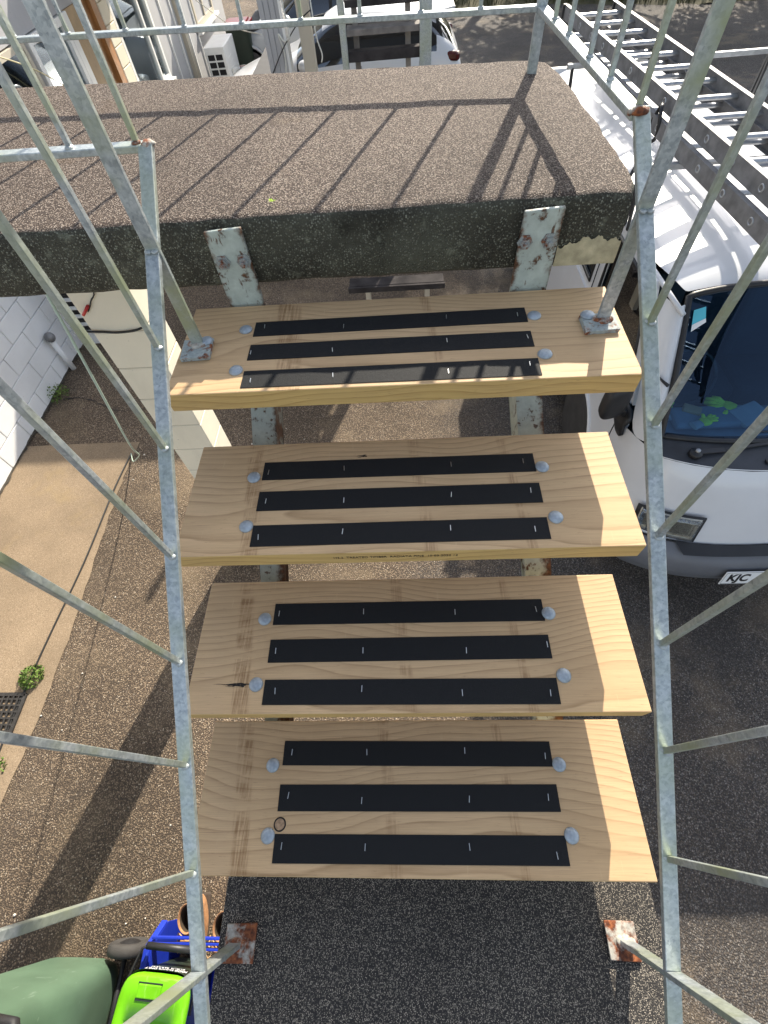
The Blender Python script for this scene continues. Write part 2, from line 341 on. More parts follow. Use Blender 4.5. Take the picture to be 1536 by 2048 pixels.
def lathe(bm, prof, c=(0, 0, 0), axis='Z', n=20, caps=True):
    R = {'Z': Matrix.Identity(3), 'Y': Matrix.Rotation(RAD(-90), 3, 'X'), 'X': Matrix.Rotation(RAD(90), 3, 'Y')}[axis]
    rings = []
    for r, z in prof:
        rings.append([bm.verts.new(Vector(c) + R @ Vector((r * math.cos(k * 2 * math.pi / n), r * math.sin(k * 2 * math.pi / n), z))) for k in range(n)])
    for a, b in zip(rings, rings[1:]):
        for k in range(n): bm.faces.new((a[k], a[(k + 1) % n], b[(k + 1) % n], b[k])).smooth = True
    if caps and prof[0][0] > 1e-5: bm.faces.new(rings[0][::-1])
    if caps and prof[-1][0] > 1e-5: bm.faces.new(rings[-1])
    bmesh.ops.remove_doubles(bm, verts=[v for r in rings for v in r], dist=1e-6)
def grid(bm, rows, mi=0, smooth=True):
    V = [[bm.verts.new(p) for p in r] for r in rows]
    for a, b in zip(V, V[1:]):
        for i in range(len(a) - 1):
            f = bm.faces.new((a[i], a[i + 1], b[i + 1], b[i])); f.smooth = smooth; f.material_index = mi
    return V
def prism(bm, poly, d, holes=()):
    """poly: list of 3d points (planar), extruded by vector d"""
    es = []
    for lp in [poly, *holes]:
        vs = [bm.verts.new(p) for p in lp]
        es += [bm.edges.new((vs[i], vs[(i + 1) % len(vs)])) for i in range(len(vs))]
    g = bmesh.ops.triangle_fill(bm, use_beauty=True, edges=es)
    fs = [x for x in g['geom'] if isinstance(x, bmesh.types.BMFace)]
    e = bmesh.ops.extrude_face_region(bm, geom=fs)
    bmesh.ops.translate(bm, vec=d, verts=[v for v in e['geom'] if isinstance(v, bmesh.types.BMVert)])
    bmesh.ops.recalc_face_normals(bm, faces=bm.faces)
def obj(name, bm, mat, parent=None, bevel=0, seg=2, sub=0, loc=None, recalc=True):
    if recalc: bmesh.ops.recalc_face_normals(bm, faces=bm.faces)
    me = bpy.data.meshes.new(name); bm.to_mesh(me); bm.free()
    for m in (mat if isinstance(mat, (list, tuple)) else [mat]): me.materials.append(M[m])
    o = bpy.data.objects.new(name, me); C.objects.link(o)
    if parent: o.parent = parent
    if loc: o.location = loc
    if bevel:
        md = o.modifiers.new('bevel', 'BEVEL'); md.width = bevel; md.segments = seg; md.limit_method = 'ANGLE'; md.angle_limit = RAD(40)
    if sub:
        md = o.modifiers.new('sub', 'SUBSURF'); md.levels = sub; md.render_levels = sub
    return o
def tag(o, label=None, cat=None, group=None, kind=None):
    if label: o['label'] = label
    if cat: o['category'] = cat
    if group: o['group'] = group
    if kind: o['kind'] = kind
    return o
def thing(name, label, cat, loc=(0, 0, 0), group=None):
    o = bpy.data.objects.new(name, None); C.objects.link(o); o.location = loc; o.empty_display_size = .1
    return tag(o, label, cat, group)
def link_copy(src, parent, loc, name=None):
    c = src.copy(); C.objects.link(c); c.parent = parent; c.location = loc
    return c
def text(name, body, mat, size, mtx, parent, ext=.0006, shear=0, bold=0, align='CENTER'):
    cu = bpy.data.curves.new(name, 'FONT'); cu.body = body; cu.size = size; cu.extrude = ext; cu.align_x = align; cu.align_y = 'CENTER'; cu.offset = bold
    cu.materials.append(M[mat]); cu.shear = shear
    tmp = bpy.data.objects.new(name, cu); C.objects.link(tmp); bpy.context.view_layer.update()
    me = bpy.data.meshes.new_from_object(tmp.evaluated_get(bpy.context.evaluated_depsgraph_get())); bpy.data.objects.remove(tmp)
    t = bpy.data.objects.new(name, me); C.objects.link(t)
    t.parent = parent; t.matrix_local = mtx
    return t
def structure(o): o['kind'] = 'structure'; return o

# ---------------------------------------------------------------- setting: ground, path, lower and upper landings
bm = bm_new(); bmesh.ops.create_grid(bm, x_segments=40, y_segments=40, size=150)
structure(obj('ground', bm, 'ground', loc=(0, 0, G)))
bm = bm_new()
rows = []
for i in range(60):
    y = -2 + i * .0825; x1 = -2.53 + .03 * math.sin(y * 2.1) + random.uniform(-.010, .010)
    rows.append([(-3.70, y, 0), (-3.2, y, .006), (x1 - .12, y, .006), (x1, y, 0.001)])
grid(bm, rows); structure(obj('path', bm, 'path', loc=(0, 0, G + .004)))

# upper landing: worn slab with rounded lip, rows run across it
back = [(-4.2, 2.30), (-2.6, 2.15), (-1.336, 2.032), (-.972, 1.994), (-.629, 1.968), (-.30, 1.943), (.014, 1.91), (.314, 1.883), (.405, 1.868), (.450, 1.83), (.470, 1.74), (.478, 1.55), (.485, 1.35), (.485, 1.17), (.478, 1.06), (.462, 1.006)]
ZT, ZB = -.447, -.590
def slab_poly():
    P = []
    front = [(.455 - i * .0466, 1.008 + random.uniform(-.003, .003)) for i in range(1, 100)]
    for a, b in zip(back, back[1:]):
        n = max(1, int((Vector(b) - Vector(a)).length / .045))
        for k in range(n): P.append((a[0] + (b[0] - a[0]) * k / n + random.uniform(-.004, .004), a[1] + (b[1] - a[1]) * k / n + random.uniform(-.003, .003)))
    P.append(back[-1]); P += [q for q in front if q[0] > -4.2]; P.append((-4.2, 1.02))
    return P
bm = bm_new(); P = slab_poly()
def ring(off, z, jit=0):
    n = len(P); out = []
    for i in range(n):
        a, b = Vector(P[i - 1]), Vector(P[(i + 1) % n]); t = (b - a).normalized(); nr = Vector((-t.y, t.x))
        # polygon runs clockwise: inward is to the right
        q = Vector(P[i]) + Vector((t.y, -t.x)) * off
        out.append((q.x, q.y, z + random.uniform(-jit, jit)))
    return out
rs = [ring(.022, ZT, .0015), ring(.009, ZT - .003, .0015), ring(.002, ZT - .011, .002), ring(0, ZT - .03, .002), ring(-.001, (ZT + ZB) / 2), ring(.002, ZB + .01, .001), ring(.012, ZB, .0005)]
V = [[bm.verts.new(p) for p in r] for r in rs]; n = len(P)
for k, (a, b) in enumerate(zip(V, V[1:])):
    for i in range(n):
        f = bm.faces.new((a[i], a[(i + 1) % n], b[(i + 1) % n], b[i])); f.smooth = True; f.material_index = 1 if k >= 1 else 0
bm.faces.new(V[0]); bm.faces.new(V[-1][::-1])
bmesh.ops.triangulate(bm, faces=[f for f in bm.faces if len(f.verts) > 4])
landing = thing('concrete_landing', 'upper exposed-aggregate concrete landing slab with dark mossy front edge', 'landing', (0, 0, 0))
obj('slab', bm, ['slab', 'slab_edge'], landing)
# sandy broken patch on the front edge, right
bm = bm_new(); pts = []
for i in range(45):
    x = .335 + i * .003; pts.append((x, ZT - .088 - .006 * math.sin(i * .17 + 1) - .004 * math.sin(i * .61) + .008 * (i / 44) + random.uniform(-.0022, .0022)))
grid(bm, [[(x, 1.0045, z) for x, z in pts], [(x, 1.003, (z + ZB) / 2) for x, z in pts], [(x, 1.0045, ZB + .006) for x, z in pts]])
tag(obj('bare_patch', bm, 'bare', landing), 'sandy bare patch where the edge has broken away')

# lower landing
bm = bm_new()
prism(bm, [(-.45, -2.5, -1.505), (.52, -2.5, -1.505), (.512, -.17, -1.505), (.508, .06, -1.505), (-.45, .06, -1.505)], Vector((0, 0, .17)))
low = thing('concrete_landing', 'lower speckled concrete landing slab at the foot of the timber steps', 'landing', (0, 0, 0))
obj('slab', bm, 'base', low, bevel=.006)
bm = bm_new(); box(bm, (.03, -1.6, (G - 1.505) / 2), (.8, .4, -1.505 - G)); obj('pier', bm, 'cream_block', low)

# ---------------------------------------------------------------- the stairs
stairs = thing('staircase', 'open timber staircase with four new pine treads and black grip strips', 'stairs', (0, .4, -1.335))
SO = Vector((0, .4, -1.335))
def sp(p): return Vector(p) - SO
TR = [(-.623, .981, .690, -.489, .457, -.033), (-.797, .703, .412, -.480, .452, -.024), (-.979, .436, .145, -.474, .458, -.012), (-1.157, .157, -.133, -.478, .460, -.002)]
BO = [[(-.353, .89), (.283, .886), (-.351, .755), (.283, .760)], [(-.343, .607), (.290, .609), (-.339, .480), (.294, .481)], [(-.332, .344), (.298, .346), (-.330, .203), (.304, .215)], [(-.324, .065), (.311, .067), (-.317, -.065), (.311, -.060)]]
def dome_bm():
    b = bm_new(); lathe(b, [(.0148, 0), (.0148, .0018), (.0128, .0045), (.0085, .0066), (.004, .0074), (0, .0076)], n=18); return b
bolt0 = None; staple0 = None
tl = ['topmost pine tread carrying the two post shoes', 'second pine tread from the top with small dark knot', 'third pine tread from the top with dark pitch streak', 'lowest pine tread with round dead knot']
for k, (z, yb, yf, x0, x1, xc) in enumerate(TR):
    b = bm_new(); box(b, (0, 0, -.0225), (x1 - x0, yb - yf, .045))
    b.faces.ensure_lookup_table()
    for f in b.faces:
        nn = f.normal
        if abs(f.calc_center_median().z + .0225) < .01: f.material_index = 1
    org = Vector(((x0 + x1) / 2, (yb + yf) / 2, z)); t = obj('tread', b, ['wood', 'wood_edge'], stairs, bevel=.0022, loc=sp(org)); t['label'] = tl[k]
    for j, off in enumerate((-.0285, -.1135, -.1945)):      # strips: distance from back edge of strip block
        ys = yb - .066 - (.025 if k < 9 else 0) + (off + .0285)
    ytop = [.914, .646, .378, .112][k]; ybot = [.699, .430, .160, -.112][k]
    for yc in (ytop - .0235, (ytop + ybot) / 2 + .004, ybot + .0265):
        b = bm_new(); box(b, (0, 0, .0005), (.60, .0495, .0018))
        s = obj('grip_strip', b, 'grit', t, loc=(xc - org.x, yc - org.y, 0)); s.rotation_euler.z = random.uniform(-.004, .004)
        for xs in (-.285, -.107, .107 + .01, .283):
            if staple0 is None:
                b = bm_new(); box(b, (0, 0, .0009), (.0013, .0125, .0012)); st = obj('staple', b, 'staple', t); staple0 = st
            else: st = link_copy(staple0, t, (0, 0, 0))
            st.parent = t; st.location = (xc - org.x + xs + random.uniform(-.012, .012), yc - org.y + random.uniform(-.008, .008), .0012); st.rotation_euler = (0, 0, random.uniform(-.12, .12))
    for bx, by in BO[k]:
        if bolt0 is None: bolt0 = obj('bolt', dome_bm(), 'bolt', t); bb = bolt0
        else: bb = link_copy(bolt0, t, (0, 0, 0))
        bb.location = (bx - org.x, by - org.y, -.0003); bb.rotation_euler = (random.uniform(-.05, .05), random.uniform(-.05, .05), random.uniform(0, 6))
    if k == 3:
        b = bm_new(); lathe(b, [(0, .0006), (.0105, .0006), (.0118, .0003)], (-.294 - org.x, -.045 - org.y, 0), n=18); obj('knot', b, 'knot', t)
        b = bm_new(); lathe(b, [(.0105, .0008), (.0112, .0010), (.0128, .0010), (.0134, .0002)], (-.294 - org.x, -.045 - org.y, 0), n=24, caps=False); obj('bark_ring', b, 'knot_ring', t)
    if k in (1, 2):
        cx, cy, L, wd, nn_ = ((-.099, .659, .030, .003, 2), (-.372, .204, .075, .0032, 5))[k - 1]
        b = bm_new()
        for q_ in range(nn_):
            l_ = L * random.uniform(.45, 1); x_ = cx - org.x + L / 2 - l_ * random.uniform(.5, 1); y_ = cy - org.y + random.gauss(0, .0022); pts = []
            for i in range(13):
                u = i / 12; pts.append((x_ - l_ / 2 + l_ * u, y_ + .001 * math.sin(u * 9 + q_) + random.uniform(-.0004, .0004), wd * (u ** 1.3 + .08) * math.sin(math.pi * min(1, u * .9 + .05)) ** .5 * random.uniform(.35, 1.1)))
            grid(b, [[(x, y + h, .0004 + q_ * .00003) for x, y, h in pts], [(x, y - h * .8, .0004 + q_ * .00003) for x, y, h in pts]])
        obj('knot', b, 'knot_ring', t)
# stencil on the second tread's front edge
text('stencil', 'H3.2  TREATED TIMBER  RADIATA PINE  10 03 2022 12', 'black_print', .0105, Matrix.Translation(sp((-.03, .4116, -.8165))) @ Matrix.Rotation(RAD(90), 4, 'X'), stairs, .0002)
# steel stringers, cleats, hanger plates
for s, xt, xb in ((-1, -.372, -.345), (1, .286, .318)):
    b = bm_new()
    x1 = xt; x2 = xb
    prism(b, [(x1 - .022, .99, -.80), (x1 - .022, .99, -.70), (x1 - .022, .06, -1.312), (x1 - .022, .02, -1.335), (x1 - .022, -.10, -1.335)], Vector((.062, 0, 0)))
    for v in b.verts: v.co.x += (x2 - x1) * (1 - v.co.y)
    b2 = obj('stringer', b, 'mint', stairs); b2.location = -SO
    b = bm_new(); xc = xt + .002
    prism(b, [(xc - .039, 1.0015, -.462), (xc + .041, 1.0015, -.458), (xc + .043, 1.0015, -.71), (xc - .041, 1.0015, -.71)], Vector((0, -.009, 0)))
    hp = obj('hanger_plate', b, 'mint', stairs, bevel=.002); hp.location = -SO
    for bx in ((-.389, -.343) if s < 0 else (.260, .310)):
        b = bm_new(); lathe(b, [(.0165, 0), (.0165, .0025), (.0105, .0026), (.0105, .010), (.0062, .0102), (.0062, .018), (.005, .019), (0, .0191)], (0, 0, 0), 'Y', 6)
        for f in b.faces: f.smooth = False
        for v in b.verts: v.co.y *= -1
        bo = obj('anchor_bolt', b, 'nut', stairs); bo.location = sp((bx, .992, -.525 if s < 0 else -.521))
    for k, (z, yb, yf, *_r) in enumerate(TR):
        xk = xt + (xb - xt) * k / 3; b = bm_new(); wd = .05 * s
        box(b, (xk - .026 * (1) + (.0 if s < 0 else .0), (yb + yf) / 2 + .01, z - .0485), (.052, .21, .006))
        box(b, (xk - .004, (yb + yf) / 2 + .01, z - .0715), (.006, .21, .04))
        o = obj('cleat', b, 'mint', stairs); o.location = -SO
        b = bm_new(); bar(b, (xk - .03, yb - .02, z - .05), (xk + .004, yb - .085, z - .16), .034, .006, (1, 0, 0)); o = obj('cleat_brace', b, 'mint', stairs); o.location = -SO

# ---------------------------------------------------------------- stair railings
def weld(bm, p, r=.008):
    g = bmesh.ops.create_icosphere(bm, subdivisions=2, radius=r)['verts']
    for v in g: v.co = Vector(p) + Vector((v.co.x * 1.1, v.co.y * 1.1, v.co.z * .55)) * random.uniform(.85, 1.15)
    for f in {f for v in g for f in v.link_faces}: f.smooth = True
def railz(y): return -.410 + .645 * (y - .85)
def stair_railing(label, side, xa, xb, ys, top_post, bot_post, top_shoe, bot_shoe):
    r = thing('stair_railing', label, 'railing', (xb, bot_post[1], -1.335), 'galvanised railings of the stairs and landing'); O = Vector((xb, bot_post[1], -1.335))
    X = lambda y: xa + (xb - xa) * (.846 - y) / 1.115
    def add(name, b, mat, **kw): o = obj(name, b, mat, r, **kw); o.location = -O; return o
    b = bm_new(); bar(b, (X(1.0), 1.0, railz(1.0)), (X(-.75), -.75, railz(-.75)), .026, .011, (1, 0, 0)); add('bottom_rail', b, 'galv', bevel=.0016)
    b = bm_new(); bar(b, (X(1.0), 1.0, railz(1.0) + .86), (X(-.75), -.75, railz(-.75) + .86), .045, .012, (1, 0, 0)); add('handrail', b, 'galv', bevel=.002)
    for y in ys + [ys[-1] - .31, ys[-1] - .47]:
        x = X(y); z = railz(y); b = bm_new()
        bar(b, (x, y, z + .004), (x, y, z + .855), .0098, .0098, (1, 0, 0)); add('baluster', b, 'galv_algae', bevel=.001)
        b = bm_new(); weld(b, (x + .002, y - .001, z + .006), .0072); weld(b, (x - .005, y + .004, z + .006), .0055); add('weld', b, 'weld')
    for (px, py, pz), w_ in ((top_post, .0255), (bot_post, .0265)):
        b = bm_new(); bar(b, (px, py, pz), (px, py, railz(py) + .86), w_, .009, (1, 0, 0)); add('post', b, 'galv_algae', bevel=.0012)
        b = bm_new(); weld(b, (px - side * .004, py - .006, railz(py) + .004), .0065); weld(b, (px + side * .008, py - .006, railz(py) + .004), .0065); add('weld', b, 'weld')
    for (cx, cy, sx, sy, z, mat, rot) in (top_shoe, bot_shoe):
        b = bm_new(); box(b, (0, 0, .004), (sx, sy, .010))
        for v in b.verts: v.co.x += random.uniform(-.002, .002); v.co.y += random.uniform(-.002, .002)
        p = obj('base_plate', b, mat, r, bevel=.0015, loc=Vector((cx, cy, z + .0006)) - O); p.rotation_euler.z = rot
        b = bm_new(); weld(b, (0, .0, .009), .012); weld(b, (.010, -.002, .009), .011); weld(b, (-.011, 0, .009), .010); weld(b, (0, -.009, .009), .010)
        q = obj('weld', b, 'rust_plate', p)
        px = (top_post if z > -1 else bot_post); q.location = Vector((px[0] - cx, px[1] - cy, 0)); q.rotation_euler.z = -rot
    b = bolt0.copy(); C.objects.link(b); b.parent = r; b.location = Vector((top_shoe[0] + (.017 if side < 0 else -.020), top_shoe[1] + .022, top_shoe[4] + .0095)) - O
    return r
YL = [.689, .536, .372, .210, .052, -.114]; YR = [.689, .542, .383, .227, .073, -.084]
stair_railing('galvanised stair railing on the open side over the bins and white block wall', -1, -.450, -.408, YL, (-.447, .838, -.612), (-.408, -.270, -1.325), (-.447, .822, .064, .062, -.623, 'rust_shoe', .06), (-.399, -.268, .068, .066, -1.335, 'rust_plate', 0))
stair_railing('galvanised stair railing beside the white van', 1, .418, .431, YR, (.416, .852, -.612), (.431, -.252, -1.325), (.408, .843, .068, .058, -.623, 'rust_shoe', .03), (.424, -.250, .062, .064, -1.335, 'rust_plate', 0))

# ---------------------------------------------------------------- landing railing
ZR = -.322; H = .86
lr = thing('landing_railing', 'galvanised railing round the back and van side of the upper landing', 'railing', (.384, 1.745, ZT), 'galvanised railings of the stairs and landing'); LO = Vector((.384, 1.745, ZT))
def ladd(name, b, mat, **kw): o = obj(name, b, mat, lr, **kw); o.location = -LO; return o
c0 = Vector((.384, 1.745, ZR)); e0 = Vector((.413, .992, ZR)); l0 = Vector((-2.4, 2.05, ZR))
for a, bb, nm in ((c0, e0, 'bottom_rail'), (c0, l0, 'bottom_rail')):
    s = (bb - a).cross(Vector((0, 0, 1)))
    b = bm_new(); bar(b, a, bb, .026, .012, s); ladd(nm, b, 'galv', bevel=.0016)
    b = bm_new(); bar(b, a + Vector((0, 0, H)), bb + Vector((0, 0, H)), .045, .012, s); ladd('handrail', b, 'galv', bevel=.0016)
b = bm_new(); bar(b, (c0.x, c0.y, ZT - .02), (c0.x, c0.y, ZR + H), .026, .026, (1, -.1, 0)); ladd('post', b, 'galv', bevel=.0016)
def lbal(x, y, z=ZR):
    b = bm_new(); bar(b, (x, y, z + .004), (x, y, z + H), .0098, .0098, (1, 0, 0)); ladd('baluster', b, 'galv_algae', bevel=.001)
    b = bm_new(); weld(b, (x, y - .003, z + .007), .008); ladd('weld', b, 'weld')
for f in (.190, .365, .590, .775, .985):
    p = c0.lerp(e0, f); lbal(p.x, p.y)
for x in (.228, .072, -.092, -.256, -.425, -.594, -.773, -.953, -1.126, -1.30, -1.47, -1.64, -1.81):
    f = (x - c0.x) / (l0.x - c0.x); p = c0.lerp(l0, f); lbal(p.x, p.y)
b = bm_new(); weld(b, (.413, .992, ZR + .008), .013); weld(b, (.408, 1.0, ZR + .004), .012); ladd('weld', b, 'rust_plate')
fr = thing('landing_railing', 'short galvanised railing along the front edge of the upper landing', 'railing', (-.6, 1.0, ZT), 'galvanised railings of the stairs and landing'); FO = Vector((-.6, 1.0, ZT))
def fadd(name, b, mat, **kw): o = obj(name, b, mat, fr, **kw); o.location = -FO; return o
a, bb = Vector((-.463, 1.006, -.316)), Vector((-2.4, 1.04, -.316))
b = bm_new(); bar(b, a, bb, .026, .012, (0, 1, 0)); fadd('bottom_rail', b, 'galv', bevel=.0016)
b = bm_new(); bar(b, a + Vector((0, 0, H)), bb + Vector((0, 0, H)), .045, .012, (0, 1, 0)); fadd('handrail', b, 'galv', bevel=.0016)
for x in (-.474, -.600, -.745, -.89, -1.04, -1.19, -1.34):
    b = bm_new(); bar(b, (x, 1.008, -.312), (x, 1.008, .54), .0098, .0098, (1, 0, 0)); fadd('baluster', b, 'galv_algae', bevel=.001)
    b = bm_new(); weld(b, (x, 1.005, -.309), .008); fadd('weld', b, 'weld' if x < -.5 else 'rust_plate')
b = bm_new(); bar(b, (-2.2, 1.1, ZT - .01), (-2.2, 1.1, .54), .03, .012, (1, 0, 0)); bar(b, (-2.2, 1.03, -.316), (-2.2, 1.11, -.316), .026, .012, (1, 0, 0)); fadd('post', b, 'galv')
b = bm_new(); weld(b, (-.452, 1.004, -.312), .012); fadd('weld', b, 'rust_plate')

# ---------------------------------------------------------------- pier under the upper landing
def block_stack(parent, name_mat, mort, boxes):
    """boxes: list of (centre, size); blocks share one mesh per size"""
    cache = {}
    for c, s in boxes:
        key = tuple(round(q, 3) for q in s)
        if key not in cache:
            b = bm_new(); box(b, (0, 0, 0), s)
            bmesh.ops.bevel(b, geom=b.edges[:], offset=.004, segments=1, affect='EDGES')
            o = obj('block', b, name_mat, parent); cache[key] = o
        else: o = link_copy(cache[key], parent, (0, 0, 0))
        o.location = c
pier = thing('block_pier', 'cream concrete block pier holding up the upper landing', 'pier', (-1.24, 1.82, G)); bx = []
for i in range(13):
    z0 = G + i * .197; h = min(.192, -.592 - z0)
    if h > .05: bx.append(((0, 0, i * .197 + h / 2), (.236, .196, h)))
block_stack(pier, 'cream_block', None, bx)
b = bm_new(); box(b, (0, 0, (-.592 - G) / 2), (.229, .189, -.592 - G)); obj('mortar', b, 'cream_mortar', pier)
# cables on the pier
def cable(name, pts, r, mat, label, cat='cable', group=None):
    P = []
    for i in range(len(pts) - 1):
        p0, p1, p2, p3 = [Vector(pts[max(0, min(len(pts) - 1, j))]) for j in (i - 1, i, i + 1, i + 2)]
        for k in range(5):
            t = k / 5; P.append(.5 * ((2 * p1) + (-p0 + p2) * t + (2 * p0 - 5 * p1 + 4 * p2 - p3) * t * t + (-p0 + 3 * p1 - 3 * p2 + p3) * t ** 3))
    P.append(Vector(pts[-1])); b = bm_new(); tube(b, P, r, 6)
    return tag(obj(name, b, mat), label, cat, group)
cable('cable', [(-1.375, 1.70, -1.155), (-1.31, 1.712, -1.17), (-1.24, 1.713, -1.178), (-1.16, 1.713, -1.172), (-1.115, 1.73, -1.165)], .005, 'cable_black', 'bundle of black cables wrapped round the cream block pier')
cable('cable', [(-1.31, 1.715, -1.075), (-1.27, 1.712, -1.03), (-1.22, 1.712, -.95), (-1.2, 1.712, -.62)], .003, 'cable_black', 'thin dark wire with a red sleeve hanging on the pier')
b = bm_new(); tube(b, [(-1.335, 1.708, -1.085), (-1.29, 1.708, -1.045)], .006, 8); tag(obj('cable_sleeve', b, 'red'), 'small red sleeve on the wire beside the pier', 'sleeve')
cable('cable', [(-1.02, 1.25, -.6), (-1.09, 1.25, -1.0), (-1.34, 1.45, -1.6), (-1.75, 1.9, -2.2), (-2.18, 2.35, -2.75), (-2.45, 2.55, -3.05), (-2.57, 2.72, -3.135)], .0045, 'cable_green', 'pale green cable hanging from the landing down to the path')
cable('cable', [(-2.57, 2.72, -3.137), (-2.60, 2.3, -3.137), (-2.61, 1.6, -3.137), (-2.66, .9, -3.137), (-2.68, .3, -3.137), (-2.66, -.5, -3.137), (-2.7, -1.4, -3.137)], .007, 'cable_black', 'black cable lying along the edge of the sandy path')

# ---------------------------------------------------------------- white block building on the left
WX = -3.67
bld = thing('building', 'white block building with glazed doors along the sandy path', 'building', (WX, 3, G)); BO_ = Vector((WX, 3, G))
def badd(name, b, mat, par=None, **kw):
    o = obj(name, b, mat, par or bld, **kw)
    if par is None: o.location = -BO_
    return o
b = bm_new(); box(b, (WX - .12, 1.45, (G + .9) / 2 - .3), (.2, 5.9, .9 - G + .6)); wall = badd('wall', b, 'mortar')
bx = []
for i in range(14):
    z0 = G + .005 + i * .2
    for j in range(16):
        y0 = -1.4 + j * .4 - (.2 if i % 2 else 0); y1 = min(y0 + .392, 4.39)
        if y0 > -1.7 and y1 - y0 > .1: bx.append(((WX - .035, (y0 + y1) / 2, z0 + .096), (.08, y1 - y0, .192)))
holder = bpy.data.objects.new('block_wall', None); C.objects.link(holder); holder.parent = bld; holder.location = -BO_
block_stack(holder, 'white_block', None, bx)
# louvre on a return wall added to shade the block wall
b = bm_new(); box(b, (WX + .17, 4.5, (G + .9) / 2), (.40, .2, .9 - G)); badd('shade_return_wall', b, 'white_block')
lv = bpy.data.objects.new('louvre', None); C.objects.link(lv); lv.parent = bld; lv.location = Vector((WX + .19, 4.395, G + .14)) - BO_
b = bm_new(); box(b, (0, 0, .55), (.34, .008, 1.1)); o = obj('louvre_back', b, 'dark', lv)
for i in range(12):
    b = bm_new(); box(b, (0, -.02, .03 + i * .095), (.34, .03, .022), Matrix.Rotation(RAD(25), 3, 'X')); obj('slat', b, 'white_gloss', lv)
for x in (-.175, .175): b = bm_new(); box(b, (x, -.02, .55), (.02, .034, 1.12)); obj('louvre_side', b, 'white_gloss', lv)
b = bm_new(); tube(b, [(WX + .05, 3.98, G), (WX + .05, 3.98, G + .35)], .028, 12); badd('vent_pipe', b, 'white_block')
b = bm_new(); bmesh.ops.create_uvsphere(b, u_segments=16, v_segments=10, radius=.05, matrix=Matrix.Translation((WX + .06, 3.98, G + .40))); [setattr(f, 'smooth', True) for f in b.faces]; badd('vent_cowl', b, 'alu_dull')
# far facade beyond the landing
def panel(name, y0, y1, z0, z1, mat, x=WX, d=.06, par=None, bev=.004):
    b = bm_new(); box(b, (x - d / 2, (y0 + y1) / 2, (z0 + z1) / 2), (d, y1 - y0, z1 - z0)); return badd(name, b, mat, par, bevel=bev)
panel('wall', 4.6, 14.5, -1.06, .9, 'grey_board', WX - .02, .2)
panel('wall', 10.02, 14.5, G, -1.064, 'grey_board', WX - .02, .2)
panel('wall', 8.86, 9.98, G, -2.32, 'grey_board', WX - .03, .2)
panel('inner_wall', 4.6, 10.0, G, .8, 'room', WX - .9, .1)
def window(y0, y1, z0, z1, mull, frame, cur, fw=.06):
    f = bpy.data.objects.new('window', None); C.objects.link(f); f.parent = bld; f.location = Vector((WX, (y0 + y1) / 2, z0)) - BO_
    L = -(Vector((WX, (y0 + y1) / 2, z0)))
    def w(name, yy0, yy1, zz0, zz1, mat, x, d): b = bm_new(); box(b, (x - d / 2, (yy0 + yy1) / 2, (zz0 + zz1) / 2), (d, yy1 - yy0, zz1 - zz0)); o = obj(name, b, mat, f); o.location = L; return o
    w('frame', y0, y0 + fw, z0, z1, frame, WX + .01, .08); w('frame', y1 - fw, y1, z0, z1, frame, WX + .01, .08)
    w('frame', y0 + fw, y1 - fw, z0, z0 + fw, frame, WX + .008, .08); w('frame', y0 + fw, y1 - fw, z1 - fw, z1, frame, WX + .008, .08)
    for m in mull: w('mullion', m - .03, m + .03, z0 + fw, z1 - fw, frame, WX + .006, .07)
    w('pane', y0 + fw, y1 - fw, z0 + fw, z1 - fw, 'pane', WX - .03, .004)
    b = bm_new(); n = 40
    rows = [[(WX - .075 + .02 * math.sin(i * 1.9) + .012 * math.sin(i * 4.3), y0 + fw + (y1 - y0 - 2 * fw) * i / n, zz) for i in range(n + 1)] for zz in (z0 + fw, z1 - fw)]
    grid(b, rows); o = obj('curtain', b, cur, f); o.location = L
window(4.75, 6.30, -3.1, -1.07, (5.5,), 'cream', 'dcurtain', .05)
window(6.38, 7.30, -3.1, -1.07, (), 'white_gloss', 'dcurtain', .07)
panel('door_jamb', 7.30, 7.42, G, -1.064, 'white_gloss', WX + .015)
panel('door', 7.42, 7.80, G, -1.064, 'door_light', WX - .03); panel('door', 7.81, 8.12, G, -1.064, 'door_wood', WX - .04); panel('door_jamb', 8.12, 8.28, G, -1.064, 'door_wood', WX + .01)
bx = []
for i in range(11):
    z0 = G + i * .2
    bx.append(((WX - .03, 8.435, z0 + .095), (.09, .29, .19)) if i % 2 == 0 else ((WX - .03, 8.435, z0 + .095), (.09, .288, .19)))
h2 = bpy.data.objects.new('block_wall', None); C.objects.link(h2); h2.parent = bld; h2.location = -BO_
block_stack(h2, 'cream_block', None, bx)
panel('mortar', 8.285, 8.58, G, -1.064, 'cream_mortar', WX - .006, .1)
window(8.60, 10.0, -2.26, -1.07, (9.62,), 'white_gloss', 'curtain', .07)
panel('sill', 8.56, 10.06, -2.32, -2.262, 'white_gloss', WX + .06, .12)
for y in (8.9, 9.3, 9.7): panel('joint_strip', y, y + .012, G, -2.33, 'mortar', WX - .02, .02)
for y in (10.5, 11.0, 11.55, 12.1): panel('cover_strip', y, y + .04, G, -1.1, 'white_gloss', WX + .002, .03)
panel('corner_board', 11.2, 11.34, G, .8, 'cream', WX + .05, .08)
window(12.2, 13.6, -2.15, -1.07, (12.9,), 'cream', 'dcurtain', .08); panel('sill', 12.1, 13.7, -2.2, -2.152, 'white_gloss', WX + .08, .12)
panel('roof', -1.5, 14.6, .9, 1.05, 'grey_board', WX + .1, .6)
cable('cable', [(-3.6, 4.9, -.8), (-3.6, 5.6, -1.02), (-3.55, 6.1, -1.25), (-3.5, 6.5, -1.52)], .006, 'cable_yellow', 'yellow cable sagging across the dark glazed door')

